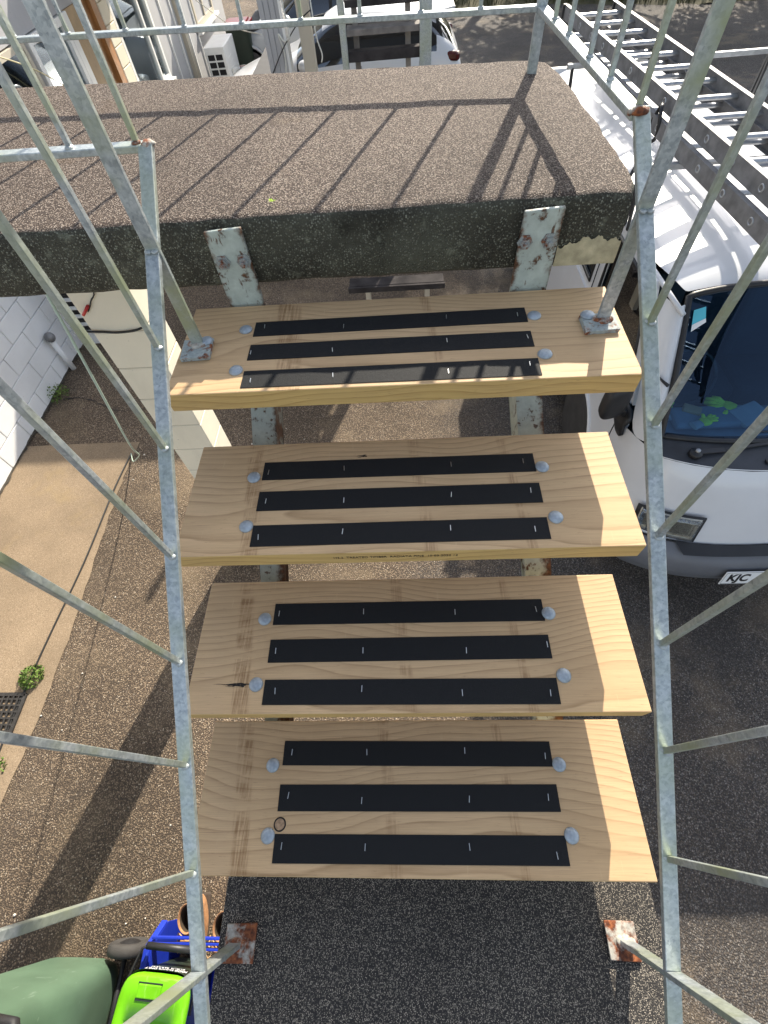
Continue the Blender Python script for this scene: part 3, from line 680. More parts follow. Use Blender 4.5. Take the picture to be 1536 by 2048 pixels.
# heat pump unit
ac = thing('heat_pump', 'white outdoor heat pump unit on the ground beside the building', 'heat pump', (-3.2, 11.6, G))
AZ = .27
b = bm_new(); box(b, (0, 0, .38 + AZ), (.36, .86, .62)); obj('casing', b, 'white_gloss', ac, bevel=.012)
b = bm_new(); box(b, (0, -.432, .36 + AZ), (.28, .006, .5)); obj('grille_back', b, 'dark', ac)
for i in range(6):
    b = bm_new(); box(b, (0, -.437, .12 + i * .098 + AZ), (.29, .012, .022)); obj('grille_bar', b, 'white_gloss', ac)
for x in (-.142, 0, .142): b = bm_new(); box(b, (x, -.438, .36 + AZ), (.02, .012, .52)); obj('grille_bar', b, 'white_gloss', ac)
b = bm_new(); box(b, (0, -.3, .17), (.3, .09, .34)); box(b, (0, .3, .17), (.3, .09, .34)); obj('foot', b, 'dark', ac)
for i in range(4): b = bm_new(); box(b, (.184, -.1 + i * .05, .5 - i * .08 + AZ), (.006, .3, .02)); obj('vent_slot', b, 'white_gloss', ac)

# end wall beyond, cream
ew = thing('wall', 'cream end wall with a stained foot beyond the red-lidded bin', 'wall', (-2.45, 14, G))
b = bm_new(); box(b, (0, 0, 1.6), (.75, .2, 3.2)); obj('wall_panel', b, 'cream', ew)
for i in range(5): b = bm_new(); box(b, (-.2 + i * .16, -.106, .9), (.014, .012, 1.8)); obj('batten', b, 'cream_mortar', ew)

# two posts, with an unseen roof added to shade the ground
po = thing('porch', 'white boarded column and cream post behind the landing, with an added unseen shade roof', 'porch', (-1.2, 7.4, G)); PO = Vector((-1.2, 7.4, G))
def padd(name, b, mat, **kw): o = obj(name, b, mat, po, **kw); o.location = -PO; return o
b = bm_new(); box(b, (-1.365, 7.42, (G - .36) / 2), (.20, .2, -.36 - G)); padd('column', b, 'grey_board')
for i in range(4):
    b = bm_new(); box(b, (-1.455 + i * .062, 7.312, (G - .36) / 2), (.056, .012, -.36 - G)); padd('board', b, 'grey_board', bevel=.003)
b = bm_new(); box(b, (-1.245, 7.40, (G - .36) / 2), (.03, .2, -.36 - G)); padd('corner_trim', b, 'white_gloss')
b = bm_new(); box(b, (-1.005, 7.38, (G - .36) / 2), (.14, .14, -.36 - G)); padd('post', b, 'cream', bevel=.006)
b = bm_new(); prism(b, [(-3.55, 7.5, -.35), (.66, 7.5, -.35), (1.62, 10.1, -.35), (-3.55, 10.1, -.35)], Vector((0, 0, .16))); padd('roof', b, 'grey_board')  # unseen roof, its slanted outline shaped to cast shade on the ground
cable('cable', [(-1.22, 7.25, -.95), (-1.19, 7.22, -1.18), (-1.17, 7.2, -1.36), (-1.24, 7.22, -1.42), (-1.30, 7.24, -1.36), (-1.27, 7.24, -1.55), (-1.33, 7.24, -1.9)], .009, 'cable_white', 'white cable looped down the white boarded column')
cable('cable', [(-1.48, 7.26, -1.72), (-1.4, 7.26, -1.62), (-1.25, 7.2, -1.45), (-1.05, 7.26, -1.28), (-.9, 7.28, -1.2)], .006, 'cable_black', 'thin dark cable strung between the two porch posts')
cable('cable', [(-3.5, 9.6, -1.15), (-3.0, 9.8, -1.35), (-2.3, 9.2, -1.6), (-1.5, 7.3, -1.36)], .006, 'cable_white', 'white cable strung from the building to the boarded column')
cable('cable', [(-.9, 7.28, -1.1), (-.88, 7.25, -1.4), (-.84, 7.25, -1.55), (-.86, 7.25, -1.62)], .008, 'cable_white', 'short white cable end dangling from the cream porch post')

# timber rails between two galvanised posts
tr = thing('timber_rail_stand', 'weathered timber rails fixed between two galvanised posts behind the landing', 'rail stand', (-.1, 6, G)); TO = Vector((-.1, 6, G))
def tadd(name, b, mat, **kw): o = obj(name, b, mat, tr, **kw); o.location = -TO; return o
for x, wd in ((-.475, .06), (.285, .11)):
    b = bm_new(); bar(b, (x, 5.97, G), (x, 5.97, -.3), wd, .06, (1, 0, 0)); tadd('galvanised_post', b, 'galv', bevel=.006)
for z, y, mat, h, d in ((-1.155, 6.05, 'plank', .045, .18), (-1.32, 6.03, 'plank_dark', .075, .10), (-.985, 6.15, 'plank_dark', .05, .22)):
    b = bm_new(); box(b, (-.095, y, z), (.70, d, h)); tadd('rail', b, mat, bevel=.004)
for x in (-.365, .125): b = bm_new(); box(b, (x, 6.10, (G - 1.0) / 2), (.05, .04, -1.0 - G)); tadd('upright', b, 'plank')
# low bench under the landing
be = thing('bench', 'low weathered timber bench on two short legs under the landing', 'bench', (-.06, 4.55, G))
b = bm_new(); box(b, (0, .03, .42), (.98, .15, .04)); obj('plank', b, 'plank_dark', be, bevel=.004)
b = bm_new(); box(b, (0, -.063, .41), (1.0, .03, .055)); obj('edge_board', b, 'plank_dark', be, bevel=.003)
for x in (-.30, .32): b = bm_new(); box(b, (x, .0, .195), (.05, .12, .39)); obj('leg', b, 'cream', be)

# ---------------------------------------------------------------- hatchback (and its silver neighbour)
def make_car(label, paintm, loc, rot):
    car = thing('parked_car', label, 'car', loc)
    car.rotation_euler.z = rot
    # local: x forward, y left, z up. stations (x, roof z, roof half width, belt z, belt half width, side half width, sill)
    ST = [(1.98, .62, .30, .58, .45, .55, .32), (1.88, .70, .48, .66, .62, .74, .24), (1.55, .80, .60, .76, .74, .83, .2), (1.1, .90, .62, .86, .80, .86, .2), (.78, .97, .62, .93, .82, .87, .2),
          (.62, 1.05, .60, .95, .83, .87, .2), (.1, 1.37, .53, .97, .83, .87, .2), (-.25, 1.46, .54, .98, .83, .87, .2), (-.8, 1.46, .54, 1.0, .83, .87, .2), (-1.3, 1.41, .52, 1.03, .83, .87, .2),
          (-1.62, 1.32, .50, 1.06, .82, .86, .22), (-1.9, 1.09, .52, 1.03, .78, .84, .26), (-2.02, .88, .5, .86, .70, .80, .32), (-2.06, .5, .4, .45, .62, .74, .34)]
    b = bm_new(); rows = []
    for x, zr, wr, zb, wb, ws, zs in ST:
        h = [(x, 0, zr), (x, wr * .6, zr - .006), (x, wr, zr - .035), (x, (wr + wb) / 2, (zr + zb) / 2 - .01), (x, wb, zb), (x, ws, (zb + zs) * .55), (x, ws - .02, zs)]
        rows.append([(p[0], -p[1], p[2]) for p in h[:0:-1]] + h)
    V = grid(b, rows)
    b.faces.ensure_lookup_table()
    for f in b.faces:
        c = f.calc_center_median()
        if -1.7 < c.x < .55 and c.z > .97 and abs(c.y) > .5: f.material_index = 1
        if .62 > c.x > .05 and c.z > 1.0 : f.material_index = 1
        if -1.95 < c.x < -1.62 and c.z > 1.05 and abs(c.y) < .6: f.material_index = 1
    obj('body', b, [paintm, 'car_glass'], car, sub=2)
    b = bm_new(); box(b, (-.3, 0, .55), (3.2, 1.5, .7)); obj('interior', b, 'room', car)
    for x in (1.28, -1.28):
        for y in (-.78, .78):
            b = bm_new(); lathe(b, [(.20, -.1), (.30, -.1), (.315, -.06), (.315, .06), (.30, .1), (.2, .1)], (0, 0, 0), 'Y', 24)
            wh = obj('wheel', b, 'rubber', car, loc=(x, y, .315))
            b = bm_new(); lathe(b, [(0, .105 * (1 if y > 0 else -1)), (.08, .11 * (1 if y > 0 else -1)), (.2, .098 * (1 if y > 0 else -1))], (0, 0, 0), 'Y', 20); obj('rim', b, 'alloy', wh)
            b = bm_new(); lathe(b, [(.34, 0), (.37, .006), (.385, 0)], (x, .868 if y > 0 else -.868, .33), 'Y', 28); obj('arch_trim', b, paintm, car)
    b = bm_new(); box(b, (-1.72, 0, 1.385), (.34, 1.06, .03), Matrix.Rotation(RAD(7), 3, 'Y')); obj('spoiler', b, paintm, car, bevel=.012)
    for s in (-1, 1):
        b = bm_new(); bmesh.ops.create_uvsphere(b, u_segments=16, v_segments=10, radius=1, matrix=Matrix.Translation((.42, s * .97, 1.0)) @ Matrix.Diagonal((.09, .12, .075, 1))); [setattr(f, 'smooth', True) for f in b.faces]; obj('mirror', b, paintm, car)
        b = bm_new(); box(b, (-1.84, s * .75, .94), (.26, .12, .11), Matrix.Rotation(RAD(s * -22), 3, 'Z')); obj('tail_light', b, 'tail', car, bevel=.03)
        b = bm_new(); box(b, (1.80, s * .60, .66), (.30, .16, .12), Matrix.Rotation(RAD(s * -30), 3, 'Z')); obj('headlight', b, 'lens', car, bevel=.03)
        for x in (.55, -.45, -1.35):
            b = bm_new(); box(b, (x, s * .872, .62), (.008, .006, .62)); obj('door_seam', b, 'dark', car)
        for x in (.0, -.95):
            b = bm_new(); box(b, (x - .1, s * .875, .83), (.18, .02, .025)); obj('door_handle', b, paintm, car, bevel=.006)
        b = bm_new(); bar(b, (-.42, s * .845, .98), (-.42, s * .55, 1.43), .06, .012, (1, 0, 0)); obj('pillar', b, 'dark', car)
    return car
car1 = make_car('white hatchback parked beyond the upper landing with its nose to the building', 'car', (-.98, 10.45, G), math.pi)
car2 = make_car('silver car parked beyond the white hatchback, mostly out of view', 'silver', (-1.6, 13.3, G), math.pi)

# red-lidded bin by the building
def wheelie_bin(label, loc, rot, lidm, body, handle='black_plastic'):
    """local: back with wheels at +x"""
    t = thing('wheelie_bin', label, 'bin', loc, None); t.rotation_euler.z = rot
    b = bm_new(); rows = []
    for z, hx, hy, cx in ((.05, .20, .17, -.02), (.10, .215, .185, -.02), (.5, .235, .21, -.015), (.94, .25, .235, -.03), (.98, .265, .25, -.03)):
        pts = []
        for k in range(28):
            a = k * 2 * math.pi / 28; c, s = math.cos(a), math.sin(a); e = .38
            pts.append((cx + hx * math.copysign(abs(c) ** e, c), hy * math.copysign(abs(s) ** e, s), z))
        rows.append(pts + [pts[0]])
    V = grid(b, rows); bmesh.ops.remove_doubles(b, verts=b.verts, dist=1e-5); bmesh.ops.holes_fill(b, edges=[e for e in b.edges if e.is_boundary and e.verts[0].co.z < .1])
    obj('body', b, body, t)
    b = bm_new(); box(b, (-.065, 0, .997), (.52, .51, .035)); box(b, (-.07, 0, 1.02), (.42, .40, .03)); obj('lid', b, lidm, t, bevel=.02, seg=3)
    b = bm_new(); tube(b, [(.21, -.20, .935), (.29, -.20, .955), (.31, -.17, .96), (.31, .17, .96), (.29, .20, .955), (.21, .20, .935)], .022, 10); obj('handle', b, handle, t)
    b = bm_new(); tube(b, [(.215, -.24, .1), (.215, .24, .1)], .012, 8); obj('axle', b, 'black_plastic', t)
    for y in (-.225, .225):
        sg = 1 if y > 0 else -1
        b = bm_new(); lathe(b, [(.062, -.022), (.085, -.026), (.098, -.018), (.1, 0), (.098, .018), (.085, .026), (.062, .022)], (0, 0, 0), 'Y', 28); wh = obj('wheel', b, 'rubber', t, loc=(.225, y, .1))
        b = bm_new(); lathe(b, [(.064, .016 * sg), (.05, .022 * sg), (.03, .03 * sg), (.012, .034 * sg), (0, .035 * sg)], (0, 0, 0), 'Y', 20); obj('hub', b, 'black_plastic', wh)
    return t
wheelie_bin('dark green wheelie bin with a red lid standing by the building wall', (-3.0, 12.6, G), math.pi / 2 * 1.0, 'red', 'caddy')
wheelie_bin('faded green wheelie bin beside the lime-lidded food caddy', (-1.71, -.865, G), 0, 'red', 'bin')

# ---------------------------------------------------------------- white van
VX = 2.10; KX = .873
van = thing('parked_van', 'white work van with a roof rack, nose towards the lower landing', 'van', (VX, 3.6, G)); VO = Vector((VX, 3.6, G))
def vadd(name, b, mat, par=None, **kw):
    o = obj(name, b, mat, par or van, **kw)
    if par is None: o.location = -VO
    return o
US = (0, .3, .55, .75, .88, .96, 1.0)
def vrow(y0, z0, hw, dy, dz, p=2.6, side=None):
    half = [(VX - KX * hw * u, y0 + dy * u ** p, z0 - dz * u ** p) for u in US]
    if side: half += [(VX - KX * s[0], s[1], s[2]) for s in side]
    return [(2 * VX - x, y, z) for x, y, z in half[:0:-1]] + half
# roof
rows = [vrow(2.30, -1.472, .69, -.02, .035), vrow(2.34, -1.45, .72, .0, .04, 2.3), vrow(2.44, -1.425, .76, .0, .06, 2.3), vrow(2.62, -1.398, .80, 0, .095, 2.2), vrow(2.95, -1.38, .81, 0, .112, 2.2), vrow(3.6, -1.375, .81, 0, .12, 2.2), vrow(4.6, -1.375, .81, 0, .12, 2.2), vrow(5.4, -1.38, .81, 0, .12, 2.2), vrow(5.75, -1.40, .78, 0, .11, 2.2)]
b = bm_new(); grid(b, rows); vadd('roof', b, 'van', sub=2)
for s in (-1, 1):
    b = bm_new(); tube(b, [(VX + s * KX * .735, 2.14, -1.545), (VX + s * KX * .79, 2.28, -1.505), (VX + s * KX * .818, 2.55, -1.496), (VX + s * KX * .822, 3.0, -1.496), (VX + s * KX * .822, 5.75, -1.496)], .013, 8); vadd('gutter', b, 'van')
# windscreen, cowl, bonnet, bumper
g_top = vrow(2.285, -1.482, .68, -.035, .03); g_bot = vrow(1.735, -2.10, .70, .08, .01)
mid = [tuple((Vector(a) * .5 + Vector(c) * .5) + Vector((0, -.02, .012))) for a, c in zip(g_top, g_bot)]
b = bm_new(); grid(b, [g_top, mid, g_bot]); vadd('windscreen', b, 'windscreen', sub=1)
def seal(pts, r): b = bm_new(); tube(b, pts, r, 8); return b
vadd('windscreen_seal', seal([Vector(p) + Vector((0, -.004, .004)) for p in [g_top[0], *g_top[1:-1], g_top[-1], mid[-1], g_bot[-1], *g_bot[-2:0:-1], g_bot[0], mid[0], g_top[0]]], .017), 'black_plastic')
b = bm_new(); grid(b, [vrow(1.74, -2.098, .70, .08, .012), vrow(1.66, -2.118, .715, .10, .015), vrow(1.54, -2.133, .735, .15, .02)]); vadd('cowl', b, 'cowl')
A = (.855, 1.97)
def sd(y1, z): return [(.80, y1 - .07, z - .012), (.838, y1 + .02, z - .02), (.85, y1 + .12, z - .03), (.852, 2.0, z - .03)]
rows = [vrow(1.545, -2.128, .735, .15, .02, side=[(.77, 1.76, -2.16), (.80, 1.83, -2.17), (.83, 1.90, -2.18), (.848, 2.0, -2.20)]),
        vrow(1.49, -2.21, .745, .16, .03, side=[(.79, 1.72, -2.25), (.825, 1.79, -2.27), (.848, 1.88, -2.28), (.852, 2.0, -2.28)]),
        vrow(1.445, -2.32, .745, .16, .04, side=[(.80, 1.67, -2.38), (.835, 1.74, -2.40), (.85, 1.84, -2.40), (.854, 2.0, -2.40)]),
        vrow(1.42, -2.39, .745, .16, .03, side=[(.80, 1.64, -2.44), (.835, 1.70, -2.45), (.852, 1.80, -2.45), (.854, 2.0, -2.45)]),
        vrow(1.37, -2.55, .75, .14, .01, side=[(.80, 1.58, -2.56), (.84, 1.66, -2.56), (.853, 1.78, -2.56), (.854, 2.0, -2.56)]),
        vrow(1.345, -2.64, .75, .13, .0, side=[(.80, 1.54, -2.64), (.84, 1.63, -2.64), (.853, 1.76, -2.64), (.854, 2.0, -2.64)])]
b = bm_new(); grid(b, rows); vadd('bonnet', b, 'van', sub=2)
rows = [vrow(1.335, -2.632, .76, .14, .0, side=[(.81, 1.55, -2.632), (.85, 1.64, -2.632), (.862, 1.76, -2.632), (.862, 1.98, -2.632)]),
        vrow(1.265, -2.665, .785, .16, .0, side=[(.835, 1.50, -2.665), (.868, 1.62, -2.665), (.878, 1.76, -2.665), (.872, 1.98, -2.665)]),
        vrow(1.225, -2.72, .79, .17, .0, side=[(.84, 1.48, -2.72), (.872, 1.61, -2.72), (.88, 1.76, -2.72), (.874, 1.98, -2.72)]),
        vrow(1.215, -2.83, .79, .17, .0, side=[(.84, 1.48, -2.83), (.872, 1.61, -2.83), (.88, 1.76, -2.83), (.874, 1.98, -2.83)]),
        vrow(1.235, -2.87, .785, .17, .0, side=[(.835, 1.49, -2.87), (.866, 1.62, -2.87), (.874, 1.76, -2.87), (.87, 1.98, -2.87)]),
        vrow(1.25, -2.95, .77, .17, .0, side=[(.82, 1.51, -2.95), (.85, 1.63, -2.95), (.86, 1.76, -2.95), (.86, 1.98, -2.95)]),
        vrow(1.40, -2.98, .70, .17, .0, side=[(.75, 1.6, -2.98), (.78, 1.7, -2.98), (.80, 1.8, -2.98), (.80, 1.98, -2.98)])]
b = bm_new(); grid(b, rows); vadd('bumper', b, 'bumper', sub=2)
b = bm_new(); grid(b, [vrow(1.338, -2.622, .50, .05, 0), vrow(1.275, -2.650, .46, .02, 0)]); 
for v in b.verts: v.co.z += .004
vadd('bumper_recess', b, 'black_plastic')
b = bm_new(); tube(b, [Vector(p) + Vector((0, -.003, 0)) for p in vrow(1.342, -2.628, .74, .125, 0)], .007, 6); vadd('grille_gap', b, 'dark')
# headlamps
for s in (-1, 1):
    hl = bpy.data.objects.new('headlight', None); C.objects.link(hl); hl.parent = van; hl.location = -VO
    def hp(u, t):   # u across 0 inner..1 outer, t 0 top..1 bottom
        x = .40 + u * .36; zt = -2.425 - .02 * u; zb = -2.605; z = zt + (zb - zt) * t
        yf = (1.415 - .10 * ((2.39 + z) / -.25 if z < -2.39 else 0) * .6) + .15 * (x / .745) ** 2.6
        return (VX + s * KX * x, yf, z)
    pts = [(0, .12), (.04, 0), (.6, 0), (1, .06), (1, .92), (.6, 1), (.1, 1), (0, .86)]
    def patch(name, mat, off, shrink, tkn):
        b = bm_new(); rows = []
        for i in range(5):
            t = i / 4; rows.append([tuple(Vector(hp(.5 + (u - .5) * shrink, .5 + (t - .5) * shrink)) + Vector((0, off, 0))) for u in [k / 8 for k in range(9)]])
        grid(b, rows); o = obj(name, b, mat, hl)
        md = o.modifiers.new('s', 'SOLIDIFY'); md.thickness = tkn; return o
    patch('lamp_rim', 'black_plastic', -.012, 1.10, .01); patch('lamp_reflector', 'reflector', -.019, .98, .004); patch('lamp_lens', 'lens', -.032, .96, .003)
    b = bm_new(); c = Vector(hp(.45, .55)); lathe(b, [(.012, 0), (.03, .004), (.05, .014)], tuple(c + Vector((0, -.026, 0))), 'Y', 16); obj('lamp_bulb', b, 'chrome', hl)
    # A pillar and door
    b = bm_new()
    rows = [[(VX + s * KX * .68, 2.25, -1.512), (VX + s * KX * .735, 2.17, -1.54), (VX + s * KX * .79, 2.26, -1.53), (VX + s * KX * .82, 2.36, -1.53)],
            [(VX + s * KX * .697, 2.03, -1.78), (VX + s * KX * .75, 1.98, -1.80), (VX + s * KX * .805, 2.03, -1.80), (VX + s * KX * .838, 2.10, -1.80)],
            [(VX + s * KX * .70, 1.815, -2.115), (VX + s * KX * .755, 1.77, -2.135), (VX + s * KX * .81, 1.835, -2.17), (VX + s * KX * .848, 1.93, -2.18)]]
    grid(b, rows); vadd('windscreen_pillar', b, 'van', sub=2)
    # side: lower body with wheel arch, window band above
    xs = VX + s * KX * .853
    def arc(cy, cz, r, n=14): return [(xs, cy + r * math.cos(a), cz + r * math.sin(a)) for a in [math.pi - i * math.pi / n for i in range(n + 1)]]
    b = bm_new()
    low_poly = [(xs, 1.98, -2.19), (xs, 1.98, -2.95)] + [(xs, y, max(z, -2.95)) for _, y, z in arc(2.62, -2.84, .36)] + [(xs, 3.2, -2.95), (xs, 4.53, -2.95)] + [(xs, y, max(z, -2.95)) for _, y, z in arc(4.9, -2.84, .36)] + [(xs, 5.75, -2.95), (xs, 5.75, -2.03), (xs, 2.1, -2.06)]
    ded = []
    for p in low_poly:
        if not ded or (Vector(p) - Vector(ded[-1])).length > .004: ded.append(p)
    prism(b, ded, Vector((-s * .03, 0, 0))); vadd('side_panel', b, 'van')
    for cy in (2.62, 4.9):
        b = bm_new(); tube(b, [(xs + s * .002, y, z) for _, y, z in arc(cy, -2.84, .365, 20)], .016, 8); vadd('arch_flange', b, 'van')
    # upper side frame with windows
    xu = VX + s * KX * .838
    b = bm_new(); outer = [(xu, 2.38, -1.50), (xu, 5.75, -1.495), (xu, 5.75, -2.035), (xu, 2.02, -2.065)]
    w1 = [(xu, 2.42, -1.555), (xu, 3.02, -1.555), (xu, 3.02, -1.98), (xu, 2.13, -2.02)]; w2 = [(xu, 3.2, -1.555), (xu, 4.5, -1.555), (xu, 4.5, -1.97), (xu, 3.2, -1.98)]
    prism(b, outer, Vector((-s * .03, 0, 0)), (w1, w2)); vadd('window_frame', b, 'van')
    for wpoly in (w1, w2):
        b = bm_new(); prism(b, [(p[0] - s * .012, p[1], p[2]) for p in wpoly], Vector((-s * .004, 0, 0))); vadd('side_window', b, 'car_glass')
        b = bm_new(); tube(b, [(p[0] + s * .003, p[1], p[2]) for p in wpoly + [wpoly[0]]], .012, 6); vadd('window_seal', b, 'black_plastic')
    for pts in ([(xs + s * .001, 2.08, -2.19), (xs + s * .001, 2.07, -2.5), (xs + s * .001, 2.16, -2.64)], [(xs + s * .001, 3.11, -1.55), (xs + s * .001, 3.11, -2.9)]):
        b = bm_new(); tube(b, pts, .004, 6); vadd('door_seam', b, 'dark')
    b = bm_new(); tube(b, [(VX + s * KX * .75, 1.93, -1.835), (VX + s * KX * .775, 1.965, -1.83), (VX + s * KX * .80, 2.0, -1.82)], [.010, .007, .004], 8); vadd('pillar_clip', b, 'black_plastic')
    # mirror
    mi = bpy.data.objects.new('mirror', None); C.objects.link(mi); mi.parent = van; mi.location = -VO
    b = bm_new(); bmesh.ops.create_uvsphere(b, u_segments=20, v_segments=12, radius=1)
    for v in b.verts:
        p = v.co; q = Vector([math.copysign(abs(c) ** .62, c) for c in p]); v.co = Vector((VX + s * KX * (.985 + .095 * q.x), 2.00 + .055 * q.y - .02 * q.x, -2.0 + .125 * q.z))
    for f in b.faces: f.smooth = True
    obj('mirror_shell', b, 'black_plastic', mi)
    b = bm_new(); rows = [[(VX + s * KX * .85, 1.92, -2.10), (VX + s * KX * .852, 2.06, -2.06), (VX + s * KX * .85, 2.16, -2.12)], [(VX + s * KX * .90, 1.96, -2.17), (VX + s * KX * .90, 2.04, -2.16), (VX + s * KX * .90, 2.1, -2.18)], [(VX + s * KX * .86, 1.93, -2.27), (VX + s * KX * .862, 2.02, -2.30), (VX + s * KX * .86, 2.09, -2.27)]]
    grid(b, rows); o = obj('mirror_foot', b, 'black_plastic', mi, sub=2); md = o.modifiers.new('s', 'SOLIDIFY'); md.thickness = .02
    b = bm_new(); bar(b, (VX + s * KX * .86, 2.02, -2.13), (VX + s * KX * .95, 2.01, -2.05), .05, .05, (0, 1, 0)); obj('mirror_arm', b, 'black_plastic', mi, bevel=.012)
    for cy in (2.62, 4.9):
        b = bm_new(); lathe(b, [(.19, -.09), (.28, -.1), (.31, -.07), (.315, 0), (.31, .07), (.28, .1), (.19, .09)], (0, 0, 0), 'X', 28); wh = vadd('wheel', b, 'rubber'); wh.location = Vector((VX + s * KX * .73, cy, G + .315)) - VO
        b = bm_new(); lathe(b, [(.2, s * .075), (.17, s * .05), (.1, s * .07), (.05, s * .075), (0, s * .075)], (0, 0, 0), 'X', 20); obj('rim', b, 'alloy', wh)
        b = bm_new(); box(b, (VX + s * KX * .63, cy, -2.66), (.35, .74, .5)); vadd('wheel_well', b, 'dark')
b = bm_new(); box(b, (VX, 4.35, -2.25), (1.38, 2.6, 1.4)); vadd('bay_light_block', b, 'dark')  # solid dark box added behind the seats to block light
b = bm_new(); box(b, (VX, 2.6, -2.88), (1.1, 2.4, .06)); vadd('floor_pan', b, 'dark')
b = bm_new(); box(b, (VX, 5.73, -2.2), (1.42, .05, 1.5)); vadd('rear_door', b, 'van')
# dashboard and seats
b = bm_new(); grid(b, [vrow(1.80, -2.13, .66, .06, 0), vrow(1.95, -2.125, .66, .03, 0), vrow(2.08, -2.15, .66, 0, 0), vrow(2.14, -2.24, .66, 0, 0), vrow(2.12, -2.5, .66, 0, 0)]); vadd('dashboard', b, 'dash', sub=1)
b = bm_new(); box(b, (VX - .30, 1.93, -2.10), (.44, .16, .05)); vadd('instrument_binnacle', b, 'dash', bevel=.02)
for x in (-.40, .0, .40):
    b = bm_new(); box(b, (VX + x, 2.62, -2.42), (.38, .45, .16)); box(b, (VX + x, 2.86, -2.08), (.38, .12, .62), Matrix.Rotation(RAD(-12), 3, 'X')); vadd('seat', b, 'seat', bevel=.05, seg=3)
b = bm_new(); pts = [(VX - .32 + .18 * math.cos(a), 2.27 + .10 * math.sin(a), -2.10 + .14 * math.sin(a)) for a in [k * math.pi / 12 for k in range(25)]]; tube(b, pts, .014, 8); vadd('steering_wheel', b, 'black_plastic')
def glove(label, loc, rot, sc=1):
    t = thing('glove', label, 'glove', loc); t.rotation_euler = (0, 0, rot)
    b = bm_new(); bmesh.ops.create_uvsphere(b, u_segments=14, v_segments=8, radius=1, matrix=Matrix.Diagonal((.055 * sc, .045 * sc, .018 * sc, 1)))
    for k, (a, L) in enumerate(((-.5, .085), (-.18, .1), (.12, .1), (.42, .085), (1.35, .07))):
        tube(b, [(.03 * math.cos(a) * sc, .03 * math.sin(a) * sc, .004), (L * .7 * math.cos(a) * sc, L * .75 * math.sin(a) * sc, .012), (L * math.cos(a * .9) * sc, L * math.sin(a * .9) * sc, .004)], [.013 * sc, .012 * sc, .008 * sc], 8)
    for f in b.faces: f.smooth = True
    obj('palm', b, 'hi_vis', t)
    b = bm_new(); lathe(b, [(.03 * sc, 0), (.036 * sc, .03), (.04 * sc, .06)], (0, 0, 0), 'X', 14)
    for v in b.verts: v.co.z *= .4; v.co.x = -v.co.x - .04 * sc
    obj('cuff', b, 'cloth', t)
glove('yellow-green work glove spread on the middle of the van dashboard', (1.93, 1.99, -2.095), 2.6, 1.35)
glove('yellow-green work glove crumpled in the near corner of the dashboard', (1.585, 2.02, -2.1), 1.2, .8)
glove('small yellow-green glove tucked below the instrument panel on the dashboard', (1.74, 1.87, -2.065), .4, .75)
b = bm_new(); box(b, (2.02, 1.93, -2.085), (.20, .14, .03), Matrix.Rotation(.4, 3, 'Z')); tag(obj('cloth', b, 'cloth', bevel=.012), 'folded pale grey cloth lying on the van dashboard', 'cloth')
b = bm_new(); box(b, (1.70, 1.97, -2.072), (.10, .06, .03), Matrix.Rotation(-.5, 3, 'Z')); tag(obj('packet', b, 'door_light', bevel=.006), 'small brown packet lying on the van dashboard', 'packet')
# windscreen sticker, wiper
st_n = (Vector(g_bot[6]) - Vector(g_top[6])).normalized()
def on_glass(f, t, off=-.008):
    i0 = 6 + f * 6; a = Vector(g_top[int(i0)]).lerp(Vector(g_top[min(12, int(i0) + 1)]), i0 % 1); c = Vector(g_bot[int(i0)]).lerp(Vector(g_bot[min(12, int(i0) + 1)]), i0 % 1)
    m_ = Vector(mid[int(i0)]).lerp(Vector(mid[min(12, int(i0) + 1)]), i0 % 1)
    p = (a * (1 - t) * (1 - 2 * t) + m_ * 4 * t * (1 - t) + c * t * (2 * t - 1))
    return p + Vector((0, off * .86, -off * .5))
b = bm_new(); q = [on_glass(.80, .10), on_glass(.62, .09), on_glass(.60, .19), on_glass(.80, .24)]; grid(b, [[q[0], q[1]], [q[3], q[2]]]); vadd('sticker', b, 'cyan')
q2 = [on_glass(.80, .195, -.010), on_glass(.608, .165, -.010), on_glass(.60, .19, -.010), on_glass(.80, .24, -.010)]
b = bm_new(); grid(b, [[q2[0], q2[1]], [q2[3], q2[2]]]); vadd('sticker_band', b, 'white_print')
b = bm_new(); lathe(b, [(.036, 0), (.036, .02), (.030, .028), (.016, .03), (.016, .036), (0, .037)], (1.64, 1.675, -2.128), 'Z', 18); wp = vadd('wiper_pivot', b, 'black_plastic')
b = bm_new(); lathe(b, [(.013, .0), (.013, .012), (0, .014)], (1.64, 1.672, -2.094), 'Z', 12); vadd('wiper_nut', b, 'alu')
b = bm_new(); bar(b, (1.64, 1.675, -2.105), (1.80, 1.685, -2.105), .035, .012, (0, 1, 0)); bar(b, (1.80, 1.685, -2.105), (2.30, 1.74, -2.078), .022, .01, (0, 1, 0)); vadd('wiper_arm', b, 'black_plastic', bevel=.003)
b = bm_new(); bar(b, (1.95, 1.775, -2.065), (2.62, 1.765, -2.07), .012, .018, (0, 1, 0)); vadd('wiper_blade', b, 'black_plastic')
b = bm_new(); box(b, (2.02, 1.60, -2.118), (.05, .03, .012)); vadd('washer_jet', b, 'black_plastic', bevel=.004)
